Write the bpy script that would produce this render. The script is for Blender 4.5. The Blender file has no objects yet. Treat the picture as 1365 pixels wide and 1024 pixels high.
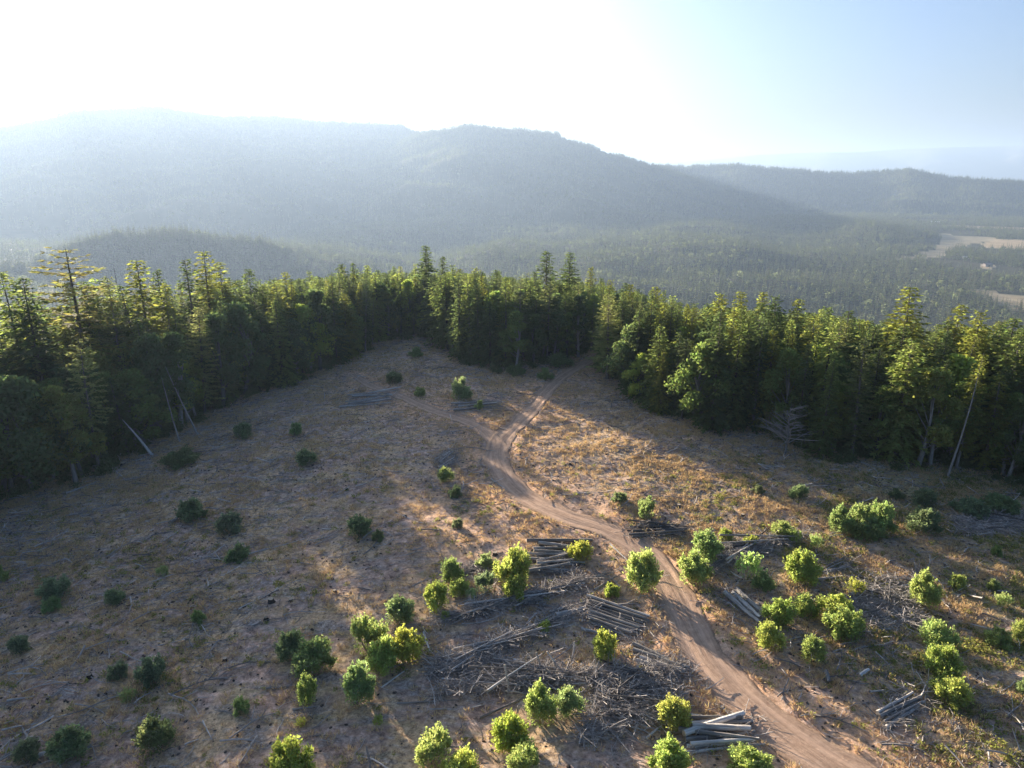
import bpy, math, random
import numpy as np
from mathutils import Vector

SC = bpy.context.scene
COL = SC.collection
R = math.radians
rng = np.random.default_rng(7)
random.seed(7)

# ------------------------------------------------------------------ camera geometry
W, H, F = 1365.0, 1024.0, 947.0
PITCH = R(16.9)
CAM = np.array([0.0, 0.0, 35.0])
FWD = np.array([0, math.cos(PITCH), -math.sin(PITCH)])
UP = np.array([0, math.sin(PITCH), math.cos(PITCH)])
RT = np.array([1.0, 0, 0])


def rays(u, v):
    u = np.atleast_1d(np.asarray(u, float)); v = np.atleast_1d(np.asarray(v, float))
    return (((u - W / 2) / F)[:, None] * RT + ((H / 2 - v) / F)[:, None] * UP + FWD)


def project(p):
    d = np.atleast_2d(p) - CAM
    z = d @ FWD
    z = np.where(z < 1e-3, 1e-3, z)
    return W / 2 + F * (d @ RT) / z, H / 2 - F * (d @ UP) / z


# ------------------------------------------------------------------ noise
_prm = np.random.default_rng(11).permutation(256)
PERM = np.concatenate([_prm, _prm, _prm])
_ga = np.random.default_rng(12).uniform(0, 2 * math.pi, 256)
GX, GY = np.cos(_ga), np.sin(_ga)


def perlin(x, y):
    x = np.asarray(x, float); y = np.asarray(y, float)
    xi = np.floor(x).astype(int); yi = np.floor(y).astype(int)
    xf = x - xi; yf = y - yi
    xi &= 255; yi &= 255
    u = xf * xf * xf * (xf * (xf * 6 - 15) + 10); v = yf * yf * yf * (yf * (yf * 6 - 15) + 10)

    def g(ix, iy, dx, dy):
        h = PERM[PERM[ix & 255] + (iy & 255)]
        return GX[h] * dx + GY[h] * dy
    a = g(xi, yi, xf, yf); b = g(xi + 1, yi, xf - 1, yf)
    c = g(xi, yi + 1, xf, yf - 1); d = g(xi + 1, yi + 1, xf - 1, yf - 1)
    return (a + u * (b - a)) * (1 - v) + (c + u * (d - c)) * v


def fbm(x, y, s, o=4, g=0.5):
    t = 0; a = 1.0
    for i in range(o):
        t = t + a * perlin(np.asarray(x) / s + 17.3 * i, np.asarray(y) / s - 9.1 * i); s = s / 2.03; a *= g
    return t


def sstep(a, b, x):
    t = np.clip((x - a) / (b - a), 0, 1)
    return t * t * (3 - 2 * t)


# ------------------------------------------------------------------ heights
ZV = -200.0


def ground_smooth(x, y):
    x = np.asarray(x, float); y = np.asarray(y, float)
    a = np.maximum(-6 - x, 0); b = np.maximum(x - 22, 0)
    z = -0.085 * a * a / (a + 14) - 0.045 * b * b / (b + 20)
    z = z - 0.00002 * np.maximum(y - 80, 0) ** 2
    return z + 0.5 * fbm(x, y, 34, 2)


def hit(u, v, fn=None, tmax=420.0):
    """Where the sight lines through these points of the photo meet the ground."""
    fn = fn or ground_smooth
    d = rays(u, v); t = np.full(len(d), 22.0); done = np.zeros(len(d), bool)
    while t.min() < tmax and not done.all():
        p = CAM + d * t[:, None]
        done |= p[:, 2] <= fn(p[:, 0], p[:, 1])
        t = np.where(done, t, t + 0.25)
        if (t >= tmax).all():
            break
    return CAM + d * t[:, None]


EDGE_PX = [(-60, 690), (0, 665), (60, 648), (130, 628), (190, 598), (240, 572), (290, 547), (340, 522), (400, 503), (440, 490),
           (480, 470), (510, 452), (560, 446), (590, 458), (612, 480), (660, 490), (710, 490), (745, 484), (775, 470), (795, 464),
           (815, 500), (840, 522), (880, 552), (940, 568), (1000, 568), (1050, 586), (1100, 601), (1180, 612), (1250, 622), (1300, 630),
           (1365, 645), (1430, 655)]
_e = hit([p[0] for p in EDGE_PX], [p[1] for p in EDGE_PX])
_az = np.arctan2(_e[:, 0], _e[:, 1]); _rr = np.hypot(_e[:, 0], _e[:, 1])
EAZ = np.concatenate([[-math.pi, R(-100), R(-62)], _az, [R(58), R(80), math.pi]])
ERR = np.concatenate([[150, 110, 86], _rr, [96, 130, 150]])


def edge_r(az):
    return np.interp(az, EAZ, ERR)


def edge_soft(az):
    return sum(edge_r(az + k * 0.035) * w for k, w in ((-2, .1), (-1, .2), (0, .4), (1, .2), (2, .1)))


FIELDS_PX = [[(1312, 319), (1420, 324), (1420, 336), (1316, 329)], [(1254, 313), (1330, 318), (1300, 327), (1270, 331), (1262, 340), (1240, 344), (1196, 348), (1194, 343), (1246, 334)],
             [(1292, 388), (1330, 391), (1420, 399), (1420, 416), (1340, 410), (1318, 403)], [(1235, 299), (1420, 306), (1420, 311), (1290, 304)], [(1303, 351), (1326, 352), (1326, 360), (1310, 360)]]
FIELD_TONE = [0.95, 0.45, 0.7, 0.75, 0.8]
FIELDS = []
for f in FIELDS_PX:
    d = rays([p[0] for p in f], [p[1] for p in f]); t = (ZV - CAM[2]) / d[:, 2]
    FIELDS.append((CAM + d * t[:, None])[:, :2])


def in_poly(x, y, poly):
    r = np.zeros(np.shape(x), bool); n = len(poly)
    for i in range(n):
        (x0, y0), (x1, y1) = poly[i], poly[i - 1]
        c = ((y0 > y) != (y1 > y)) & (x < (x1 - x0) * (y - y0) / (y1 - y0 + 1e-9) + x0)
        r ^= c
    return r


def field_tone(x, y):
    wx = x + 12 * fbm(x, y, 160, 2); wy = y + 35 * fbm(x + 900, y, 160, 2)
    t = np.zeros(np.shape(x))
    for f, k in zip(FIELDS, FIELD_TONE):
        t = np.where(in_poly(wx, wy, f), k, t)
    return t


def valley(x, y):
    az = np.arctan2(x, y); r = np.hypot(x, y)
    flat = 1 - 0.93 * sstep(R(20), R(27), az) * sstep(900, 1300, r)
    flat = flat * sstep(500, 900, r)
    z = ZV + flat * (60 * fbm(x, y, 700, 3) + 34 * np.maximum(fbm(x + 4000, y, 500, 3), -0.3))
    # wooded rises in the valley
    for (hu, hr, hh, wa, wr) in ((1165, 3000, 36, R(3.2), 300), (960, 2600, 46, R(5), 420), (330, 1500, 30, R(10), 500)):
        ha = math.atan((hu - W / 2) / F * 0.95)
        z = z + hh * np.exp(-((az - ha) / wa) ** 2 - ((r - hr) / wr) ** 2)
    return z


ROAD_PX = [(1190, 1075, 5.2), (1085, 1008, 4.9), (1010, 950, 4.6), (962, 905, 4.5), (930, 860, 4.4), (900, 795, 4.3), (868, 747, 4.2), (815, 711, 4.0), (755, 689, 4.0),
           (705, 665, 4.0), (676, 640, 3.9), (662, 612, 4.2), (668, 588, 4.2), (690, 565, 3.8), (712, 543, 3.6), (730, 520, 3.5), (752, 501, 3.4), (780, 485, 3.2), (800, 475, 3.0), (826, 464, 3.0)]
TRACK_PX = [(668, 600, 3.2), (642, 572, 3.1), (606, 557, 3.0), (572, 546, 3.0), (545, 533, 2.8), (515, 522, 2.7), (490, 512, 2.6), (470, 498, 2.2)]


def path_pts(px, step=0.8):
    p = hit([q[0] for q in px], [q[1] for q in px])[:, :2]; w = np.array([q[2] for q in px])
    out = []
    n = len(p)
    for i in range(n - 1):
        p0, p1, p2, p3 = p[max(i - 1, 0)], p[i], p[i + 1], p[min(i + 2, n - 1)]
        m = max(2, int(np.linalg.norm(p2 - p1) / step))
        for k in range(m):
            t = k / m
            c = 0.5 * ((2 * p1) + (-p0 + p2) * t + (2 * p0 - 5 * p1 + 4 * p2 - p3) * t * t + (-p0 + 3 * p1 - 3 * p2 + p3) * t ** 3)
            out.append((c[0], c[1], w[i] * (1 - t) + w[i + 1] * t))
    a = np.array(out); a[:, 2] *= .77; return a


ROAD = path_pts(ROAD_PX); TRACK = path_pts(TRACK_PX); TRACK[:, 2] *= 1.0


def road_dist(x, y):
    """distance beyond the road's own half width"""
    sh = np.shape(x); x = np.ravel(x); y = np.ravel(y)
    best = np.full(x.shape, 99.0)
    near = (np.hypot(x, y) < 260) & (y > 5)
    idx = np.nonzero(near)[0]
    for lo in range(0, len(idx), 20000):
        ii = idx[lo:lo + 20000]
        for P in (ROAD, TRACK):
            d = np.hypot(x[ii, None] - P[None, ::2, 0], y[ii, None] - P[None, ::2, 1]) - P[None, ::2, 2] / 2
            best[ii] = np.minimum(best[ii], d.min(1))
    return best.reshape(sh)


def ground_base(x, y):
    x = np.asarray(x, float); y = np.asarray(y, float)
    r = np.hypot(x, y); az = np.arctan2(x, y)
    d = np.maximum(r - edge_soft(az) - 4, 0)
    g = np.where(d < 45, 0.03 * d + 0.0045 * d * d, 0.03 * 45 + 0.0045 * 45 * 45 + (d - 45) * 0.42)
    near = ground_smooth(x, np.minimum(y, 300)) - g
    v = valley(x, y)
    k = 14.0
    m = np.maximum(near, v)
    return m + k * np.log(np.exp((near - m) / k) + np.exp((v - m) / k))


def ground(x, y, rd=None):
    x = np.asarray(x, float); y = np.asarray(y, float)
    z = ground_base(x, y)
    rd = road_dist(x, y) if rd is None else rd
    k = sstep(0.2, 2.2, rd); r = np.hypot(x, y)
    near = 1 - sstep(170, 240, r)
    n = 0.34 * fbm(x, y, 7.5, 3) + 0.10 * fbm(x + 40, y, 1.6, 2) * 1.4
    berm = 0.16 * np.exp(-((rd - 0.9) / 0.7) ** 2)
    return z + near * (k * n + berm - 0.12 * (1 - sstep(-0.3, 0.5, rd)))


def gz(x, y):
    return float(ground(np.array([x]), np.array([y]))[0])


# ------------------------------------------------------------------ helpers for objects
def tag(o, label=None, cat=None, group=None, kind=None):
    if label: o['label'] = label
    if cat: o['category'] = cat
    if group: o['group'] = group
    if kind: o['kind'] = kind
    return o


def link(name, me, mats, parent=None):
    o = bpy.data.objects.new(name, me); COL.objects.link(o)
    for m in mats:
        if m.name not in [k.name for k in me.materials if k]:
            me.materials.append(m)
    if parent: o.parent = parent
    return o


def empty(name, loc, rz=0.0, s=(1, 1, 1)):
    o = bpy.data.objects.new(name, None); COL.objects.link(o)
    o.location = loc; o.rotation_euler = (0, 0, rz); o.scale = s; o.empty_display_size = 0.3
    return o


def mesh_np(name, V, Fq, smooth=False, mat_idx=None):
    """V (n,3); Fq (m,k) faces all of the same size, or a list of such arrays."""
    Fs = Fq if isinstance(Fq, list) else [Fq]
    Fs = [np.asarray(f, np.int32) for f in Fs if len(f)]
    me = bpy.data.meshes.new(name)
    me.vertices.add(len(V)); me.vertices.foreach_set('co', np.asarray(V, np.float32).ravel())
    nl = sum(f.size for f in Fs); npoly = sum(len(f) for f in Fs)
    me.loops.add(nl); me.loops.foreach_set('vertex_index', np.concatenate([f.ravel() for f in Fs]))
    me.polygons.add(npoly)
    tot = np.concatenate([np.full(len(f), f.shape[1], np.int32) for f in Fs])
    st = np.concatenate([[0], np.cumsum(tot)[:-1]]).astype(np.int32)
    me.polygons.foreach_set('loop_start', st)
    if mat_idx is not None:
        me.polygons.foreach_set('material_index', np.asarray(mat_idx, np.int32))
    me.update(calc_edges=True)
    me.polygons.foreach_set('use_smooth', np.full(npoly, smooth))
    return me


class MB:
    """collects tubes and leaf blades, then makes one mesh"""
    def __init__(s): s.V = []; s.F = {3: [], 4: []}; s.n = 0; s.M = {3: [], 4: []}

    def add(s, V, Fc, mi=0):
        V = np.asarray(V, float); Fc = np.asarray(Fc, int)
        s.V.append(V); s.F[Fc.shape[1]].append(Fc + s.n); s.M[Fc.shape[1]].append(np.full(len(Fc), mi)); s.n += len(V)

    def tube(s, pts, rad, k=7, mi=0, cap=None, wob=0.0, rg=None):
        pts = np.asarray(pts, float); rad = np.broadcast_to(np.asarray(rad, float), (len(pts),))
        n = len(pts); T = np.gradient(pts, axis=0) if n > 1 else np.array([[0, 0, 1.0]])
        T /= np.linalg.norm(T, axis=1)[:, None] + 1e-9
        a = np.array([0, 0, 1.0]) if abs(T[0][2]) < 0.8 else np.array([1.0, 0, 0])
        A = np.cross(T, a); A /= np.linalg.norm(A, axis=1)[:, None] + 1e-9
        B = np.cross(T, A)
        th = np.arange(k) * 2 * math.pi / k
        rr = rad[:, None] * (1 + (wob * rg.uniform(-1, 1, (n, k)) if wob else 0))
        V = pts[:, None, :] + rr[..., None] * (np.cos(th)[None, :, None] * A[:, None, :] + np.sin(th)[None, :, None] * B[:, None, :])
        V = V.reshape(-1, 3)
        i = np.arange(n - 1)[:, None] * k; j = np.arange(k)[None, :]; j2 = (j + 1) % k
        Q = np.stack([i + j, i + j2, i + k + j2, i + k + j], -1).reshape(-1, 4)
        s.add(V, Q, mi)
        if cap is not None:
            for e, sg in ((0, 1), (n - 1, -1)):
                c = pts[e]; base = e * k
                VV = np.vstack([V[base:base + k], c + T[e] * (-0.02 * sg) * rad[e]])
                tri = np.array([[q, k, (q + 1) % k] if sg < 0 else [(q + 1) % k, k, q] for q in range(k)])
                s.add(VV, tri, cap)

    def blades(s, c, d, w, l, wd, mi=0, pointed=True):
        """c centres, d unit long axes, w unit width axes, l lengths, wd widths"""
        c = np.asarray(c); n = len(c)
        l = np.broadcast_to(np.asarray(l, float), (n,))[:, None]; wd = np.broadcast_to(np.asarray(wd, float), (n,))[:, None]
        a = c - d * l / 2; b = c + w * wd / 2; e = c + d * l / 2; f = c - w * wd / 2
        V = np.stack([a, b, e, f], 1).reshape(-1, 3)
        s.add(V, np.arange(4 * n).reshape(-1, 4), mi)

    def build(s, name, smooth=True):
        Fs = []; M = []
        for k in (3, 4):
            if s.F[k]:
                Fs.append(np.concatenate(s.F[k])); M.append(np.concatenate(s.M[k]))
        return mesh_np(name, np.concatenate(s.V), Fs, smooth, np.concatenate(M))


def unit(v):
    return v / (np.linalg.norm(v, axis=-1, keepdims=True) + 1e-9)


# ------------------------------------------------------------------ materials
def mat(name):
    m = bpy.data.materials.new(name); m.use_nodes = True
    nt = m.node_tree; nt.nodes.clear()
    out = nt.nodes.new('ShaderNodeOutputMaterial')
    return m, nt, out


def N(nt, t, **kw):
    n = nt.nodes.new(t)
    for k, v in kw.items():
        if k.startswith('i_'):
            key = k[2:]; key = int(key) if key.isdigit() else key.replace('_', ' ')
            n.inputs[key].default_value = v
        else:
            setattr(n, k, v)
    return n


def noise(nt, scale, detail=4, rough=0.6, vec=None, w=None):
    n = N(nt, 'ShaderNodeTexNoise'); n.inputs['Scale'].default_value = scale; n.inputs['Detail'].default_value = detail; n.inputs['Roughness'].default_value = rough
    if vec is not None: nt.links.new(vec, n.inputs['Vector'])
    return n.outputs['Fac']


def ramp(nt, fac, stops, mode='LINEAR'):
    r = N(nt, 'ShaderNodeValToRGB'); cr = r.color_ramp; cr.interpolation = mode
    while len(cr.elements) < len(stops): cr.elements.new(0.5)
    for e, (p, c) in zip(cr.elements, stops):
        e.position = p; e.color = (*c, 1) if len(c) == 3 else c
    nt.links.new(fac, r.inputs[0]); return r.outputs[0]


def mix(nt, fac, a, b, mode='MIX'):
    m = N(nt, 'ShaderNodeMix', data_type='RGBA', blend_type=mode)
    for sock, v in ((m.inputs['Factor'], fac), (m.inputs[6], a), (m.inputs[7], b)):
        if hasattr(v, 'is_output') or isinstance(v, bpy.types.NodeSocket): nt.links.new(v, sock)
        else: sock.default_value = v if not isinstance(v, tuple) or len(v) == 4 else (*v, 1)
    return m.outputs[2]


def math_(nt, op, a, b=None, c=None, clamp=False):
    m = N(nt, 'ShaderNodeMath', operation=op, use_clamp=clamp)
    for s, v in zip(m.inputs, (a, b, c)):
        if v is None: continue
        if isinstance(v, bpy.types.NodeSocket): nt.links.new(v, s)
        else: s.default_value = v
    return m.outputs[0]


def G(v): return (v, v, v)


def foliage_mat(name, base, trans, k=0.45, var=0.35, spec=0.06):
    """leaf surface: diffuse + light shining through, tinted by the object's own colour and per-copy variation"""
    m, nt, out = mat(name)
    oi = N(nt, 'ShaderNodeObjectInfo'); geo = N(nt, 'ShaderNodeNewGeometry')
    tc = N(nt, 'ShaderNodeTexCoord')
    n1 = noise(nt, 0.9, 3, 0.6, tc.outputs['Object'])
    v1 = math_(nt, 'MULTIPLY_ADD', n1, 0.9, 0.74)
    v2 = math_(nt, 'MULTIPLY_ADD', geo.outputs['Random Per Island'], var, 1 - var / 2)
    v = math_(nt, 'MULTIPLY', v1, v2)
    hs = []
    for col in (base, trans):
        c = mix(nt, 1.0, (*col, 1), oi.outputs['Color'], 'MULTIPLY')
        hsv = N(nt, 'ShaderNodeHueSaturation'); nt.links.new(c, hsv.inputs['Color']); nt.links.new(v, hsv.inputs['Value'])
        nt.links.new(math_(nt, 'MULTIPLY_ADD', geo.outputs['Random Per Island'], 0.05, 0.475), hsv.inputs['Hue'])
        hs.append(hsv.outputs[0])
    d = N(nt, 'ShaderNodeBsdfPrincipled'); d.inputs['Roughness'].default_value = 0.75; d.inputs['Specular IOR Level'].default_value = spec
    t = N(nt, 'ShaderNodeBsdfTranslucent')
    nt.links.new(hs[0], d.inputs['Base Color']); nt.links.new(hs[1], t.inputs['Color'])
    mx = N(nt, 'ShaderNodeMixShader'); mx.inputs[0].default_value = k
    nt.links.new(d.outputs[0], mx.inputs[1]); nt.links.new(t.outputs[0], mx.inputs[2]); nt.links.new(mx.outputs[0], out.inputs[0])
    return m


def bark_mat(name, c0, c1, scale=3.0, stretch=(4, 4, 0.6), rough=0.9):
    m, nt, out = mat(name)
    tc = N(nt, 'ShaderNodeTexCoord'); oi = N(nt, 'ShaderNodeObjectInfo')
    mp = N(nt, 'ShaderNodeMapping'); mp.inputs['Scale'].default_value = stretch; nt.links.new(tc.outputs['Object'], mp.inputs[0])
    f = noise(nt, scale, 5, 0.65, mp.outputs[0])
    c = ramp(nt, f, [(0.3, c0), (0.7, c1)])
    hsv = N(nt, 'ShaderNodeHueSaturation'); nt.links.new(c, hsv.inputs['Color'])
    nt.links.new(math_(nt, 'MULTIPLY_ADD', oi.outputs['Random'], 0.9, 0.42), hsv.inputs['Value'])
    b = N(nt, 'ShaderNodeBsdfPrincipled'); b.inputs['Roughness'].default_value = rough; b.inputs['Specular IOR Level'].default_value = 0.2
    nt.links.new(hsv.outputs[0], b.inputs['Base Color'])
    bp = N(nt, 'ShaderNodeBump'); bp.inputs['Strength'].default_value = 0.5; bp.inputs['Distance'].default_value = 0.03
    nt.links.new(f, bp.inputs['Height']); nt.links.new(bp.outputs[0], b.inputs['Normal']); nt.links.new(b.outputs[0], out.inputs[0])
    return m


def ground_mat():
    m, nt, out = mat('clearing soil and dry litter')
    tc = N(nt, 'ShaderNodeTexCoord'); P = tc.outputs['Object']
    big = noise(nt, 0.06, 5, 0.65, P); mid = noise(nt, 0.22, 5, 0.65, P); fine = noise(nt, 1.5, 8, 0.8, P); tiny = noise(nt, 3.4, 8, 0.85, P)
    soil = ramp(nt, fine, [(0.36, (0.075, 0.050, 0.036)), (0.45, (0.27, 0.175, 0.128)), (0.54, (0.43, 0.29, 0.215)), (0.64, (0.64, 0.47, 0.365))])
    straw = ramp(nt, tiny, [(0.37, (0.13, 0.082, 0.046)), (0.5, (0.48, 0.325, 0.18)), (0.63, (0.74, 0.55, 0.33))])
    c = mix(nt, ramp(nt, mid, [(0.44, G(0.0)), (0.56, G(0.9))]), soil, straw)
    # grey slash and ash patches
    mp = N(nt, 'ShaderNodeMapping'); mp.inputs['Rotation'].default_value = (0, 0, R(28)); mp.inputs['Scale'].default_value = (0.5, 1.6, 1); nt.links.new(P, mp.inputs[0])
    gr = noise(nt, 0.55, 6, 0.7, mp.outputs[0])
    grey = ramp(nt, tiny, [(0.38, (0.055, 0.045, 0.04)), (0.5, (0.25, 0.205, 0.175)), (0.63, (0.52, 0.45, 0.39))])
    c = mix(nt, ramp(nt, gr, [(0.48, G(0.0)), (0.60, G(0.85))]), c, grey)
    # low green growth: patchy, more of it on the right of the clearing
    sep = N(nt, 'ShaderNodeSeparateXYZ'); nt.links.new(P, sep.inputs[0])
    east = math_(nt, 'MULTIPLY_ADD', sep.outputs[0], 0.009, -0.22, True)
    gfac = ramp(nt, math_(nt, 'ADD', noise(nt, 0.3, 5, 0.7, mp.outputs[0]), east), [(0.56, G(0.0)), (0.74, G(0.75))])
    green = ramp(nt, tiny, [(0.38, (0.05, 0.055, 0.02)), (0.5, (0.21, 0.20, 0.08)), (0.64, (0.40, 0.37, 0.16))])
    c = mix(nt, gfac, c, green)
    # reddish bare soil beside the road; its colour also paints the sunlit patches
    at = N(nt, 'ShaderNodeAttribute', attribute_name='bare')
    red = ramp(nt, fine, [(0.37, (0.20, 0.11, 0.06)), (0.5, (0.54, 0.32, 0.19)), (0.63, (0.72, 0.47, 0.295))])
    c = mix(nt, math_(nt, 'MULTIPLY', at.outputs['Fac'], ramp(nt, mid, [(0.36, G(0.1)), (0.58, G(1.0))]), None, True), c, red)
    hsv = N(nt, 'ShaderNodeHueSaturation'); nt.links.new(c, hsv.inputs['Color']); nt.links.new(math_(nt, 'MULTIPLY_ADD', big, 0.9, 0.8), hsv.inputs['Value'])
    # woodland floor and valley land
    at2 = N(nt, 'ShaderNodeAttribute', attribute_name='wood'); at3 = N(nt, 'ShaderNodeAttribute', attribute_name='field')
    vmid = noise(nt, 0.02, 6, 0.65, P)
    wood = ramp(nt, vmid, [(0.35, (0.030, 0.036, 0.020)), (0.65, (0.075, 0.068, 0.040))])
    c = mix(nt, at2.outputs['Fac'], hsv.outputs[0], wood)
    fld = ramp(nt, at3.outputs['Fac'], [(0.4, (0.30, 0.25, 0.155)), (0.95, (0.56, 0.385, 0.205))])
    fld = mix(nt, 0.5, fld, ramp(nt, vmid, [(0.3, (0.10, 0.10, 0.055)), (0.7, (0.50, 0.40, 0.25))]))
    c = mix(nt, ramp(nt, at3.outputs['Fac'], [(0.1, G(0.0)), (0.35, G(1.0))]), c, fld)
    b = N(nt, 'ShaderNodeBsdfPrincipled'); b.inputs['Roughness'].default_value = 0.95; b.inputs['Specular IOR Level'].default_value = 0.1
    nt.links.new(c, b.inputs['Base Color'])
    hgt = math_(nt, 'ADD', math_(nt, 'MULTIPLY', fine, 0.7), math_(nt, 'MULTIPLY', tiny, 0.35))
    bp = N(nt, 'ShaderNodeBump'); bp.inputs['Strength'].default_value = 1.0; bp.inputs['Distance'].default_value = 0.22
    nt.links.new(hgt, bp.inputs['Height']); nt.links.new(bp.outputs[0], b.inputs['Normal']); nt.links.new(b.outputs[0], out.inputs[0])
    return m


def road_mat():
    m, nt, out = mat('packed dirt')
    tc = N(nt, 'ShaderNodeTexCoord'); P = tc.outputs['Object']
    at = N(nt, 'ShaderNodeAttribute', attribute_name='across')     # -1..1
    al = N(nt, 'ShaderNodeAttribute', attribute_name='along')
    cmb = N(nt, 'ShaderNodeCombineXYZ')
    nt.links.new(math_(nt, 'MULTIPLY', at.outputs['Fac'], 4.0), cmb.inputs[0]); nt.links.new(math_(nt, 'MULTIPLY', al.outputs['Fac'], 0.18), cmb.inputs[1])
    streak = noise(nt, 2.0, 6, 0.65, cmb.outputs[0])
    fine = noise(nt, 1.6, 8, 0.8, P); tiny = noise(nt, 4, 8, 0.85, P)
    c = ramp(nt, streak, [(0.34, (0.28, 0.175, 0.12)), (0.5, (0.48, 0.315, 0.21)), (0.66, (0.64, 0.445, 0.315))])
    c = mix(nt, 0.45, c, ramp(nt, fine, [(0.35, (0.17, 0.10, 0.065)), (0.65, (0.58, 0.39, 0.265))]))
    # wheel tracks polished paler
    a = math_(nt, 'ABSOLUTE', at.outputs['Fac'])
    tr = math_(nt, 'SUBTRACT', 1.0, math_(nt, 'MULTIPLY', math_(nt, 'ABSOLUTE', math_(nt, 'SUBTRACT', a, 0.46)), 5.5), None, True)
    c = mix(nt, math_(nt, 'MULTIPLY', tr, 0.55), c, (0.62, 0.415, 0.285, 1))
    # ragged edges going over to litter
    e = math_(nt, 'ADD', a, math_(nt, 'MULTIPLY_ADD', fine, 0.9, -0.45))
    lit = ramp(nt, tiny, [(0.37, (0.11, 0.07, 0.045)), (0.5, (0.38, 0.25, 0.16)), (0.64, (0.62, 0.44, 0.29))])
    c = mix(nt, ramp(nt, e, [(0.74, G(0.0)), (1.0, G(1.0))]), c, lit)
    b = N(nt, 'ShaderNodeBsdfPrincipled'); b.inputs['Roughness'].default_value = 0.95; b.inputs['Specular IOR Level'].default_value = 0.1
    nt.links.new(c, b.inputs['Base Color'])
    bp = N(nt, 'ShaderNodeBump'); bp.inputs['Strength'].default_value = 0.8; bp.inputs['Distance'].default_value = 0.1
    nt.links.new(math_(nt, 'ADD', streak, math_(nt, 'MULTIPLY', tiny, 0.5)), bp.inputs['Height']); nt.links.new(bp.outputs[0], b.inputs['Normal'])
    nt.links.new(b.outputs[0], out.inputs[0])
    return m


def simple_mat(name, c0, c1, scale, rough=0.9):
    m, nt, out = mat(name)
    tc = N(nt, 'ShaderNodeTexCoord')
    c = ramp(nt, noise(nt, scale, 6, 0.65, tc.outputs['Object']), [(0.35, c0), (0.65, c1)])
    b = N(nt, 'ShaderNodeBsdfPrincipled'); b.inputs['Roughness'].default_value = rough; b.inputs['Specular IOR Level'].default_value = 0.15
    nt.links.new(c, b.inputs['Base Color']); nt.links.new(b.outputs[0], out.inputs[0])
    return m


M_GROUND = ground_mat(); M_ROAD = road_mat()
M_FIR = foliage_mat('fir needles', (0.115, 0.132, 0.062), (0.27, 0.34, 0.10), 0.5)
M_PINE = foliage_mat('pine needles', (0.135, 0.145, 0.075), (0.32, 0.36, 0.14), 0.5)
M_LEAF = foliage_mat('oak and madrone leaves', (0.14, 0.155, 0.075), (0.28, 0.36, 0.11), 0.5)
M_BUSH = foliage_mat('bush leaves', (0.145, 0.175, 0.095), (0.34, 0.40, 0.16), 0.52, 0.5)
M_FARTREE = foliage_mat('distant tree foliage', (0.065, 0.080, 0.045), (0.24, 0.275, 0.12), 0.45)
M_BARK = bark_mat('tree bark', (0.08, 0.068, 0.06), (0.25, 0.215, 0.185))
M_PALEBARK = bark_mat('pale bark', (0.16, 0.145, 0.13), (0.38, 0.345, 0.31))
M_DEAD = bark_mat('bleached dead wood', (0.30, 0.28, 0.26), (0.62, 0.59, 0.55))
M_LOG = bark_mat('weathered grey log', (0.12, 0.10, 0.085), (0.60, 0.545, 0.48), 2.5, (0.7, 5, 5))
M_LOGPALE = bark_mat('bleached log', (0.24, 0.22, 0.20), (0.72, 0.67, 0.60), 2.5, (0.7, 5, 5))
M_LOGDARK = bark_mat('dark log', (0.04, 0.035, 0.03), (0.24, 0.21, 0.185), 2.5, (0.7, 5, 5))
M_CUT = bark_mat('sawn log end', (0.25, 0.19, 0.13), (0.50, 0.41, 0.30), 6.0, (1, 1, 1))
M_TWIG = bark_mat('twig wood', (0.18, 0.15, 0.125), (0.72, 0.65, 0.58), 2.0, (1, 1, 1))
M_STUMP = bark_mat('charred stump', (0.012, 0.011, 0.010), (0.06, 0.05, 0.044))
M_GRASS = foliage_mat('dry grass blades', (0.54, 0.39, 0.225), (0.52, 0.37, 0.18), 0.35, 0.5)
M_WEED = foliage_mat('weed leaves', (0.16, 0.17, 0.055), (0.36, 0.36, 0.09), 0.45, 0.5)
M_MOUNT = simple_mat('wooded mountain ground', (0.035, 0.042, 0.024), (0.065, 0.064, 0.040), 0.012)
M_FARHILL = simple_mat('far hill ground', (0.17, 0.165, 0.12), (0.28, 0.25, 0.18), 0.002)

# ------------------------------------------------------------------ ground sheet
az = np.concatenate([np.arange(-50, 50, 0.2), np.arange(50, 310, 2.6)]) * math.pi / 180
rr = np.concatenate([np.arange(3, 30, 1.8), np.arange(30, 130, 0.4), np.arange(130, 240, 0.9), np.geomspace(240, 26000, 210)])
A_, R_ = np.meshgrid(az, rr)
X, Y = (R_ * np.sin(A_)).ravel(), (R_ * np.cos(A_)).ravel()
RD = road_dist(X, Y)
Z = ground(X, Y, RD)
na, nr = len(az), len(rr)
i = np.arange(nr - 1)[:, None]; j = np.arange(na)[None, :]; j2 = (j + 1) % na
Q = np.stack([i * na + j, i * na + j2, (i + 1) * na + j2, (i + 1) * na + j], -1).reshape(-1, 4)[:, ::-1]
V = np.stack([X, Y, Z], 1)
V = np.vstack([V, [[0, 0, Z[:na].mean()]]])
tri = np.array([[len(V) - 1, (k + 1) % na, k] for k in range(na)])
me = mesh_np('ground', V, [Q, tri], True)
rad = np.hypot(X, Y); azv = np.arctan2(X, Y)
wood = sstep(-1.5, 9, rad - edge_r(azv) + 3 * fbm(X, Y, 9, 2))
bare = np.exp(-(np.maximum(RD, 0) / 5.0) ** 2)
LIT = hit([640, 655, 820, 1170], [690, 660, 770, 740])  # sunlit spots of the clearing, painted into the soil colour mask
for (bx, by), s in zip(LIT[:, :2], (10, 6, 6, 8)):
    bare = np.maximum(bare, 0.9 * np.exp(-((X - bx) ** 2 + (Y - by) ** 2) / s ** 2))
fld = field_tone(X, Y) * (rad > 700)
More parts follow.
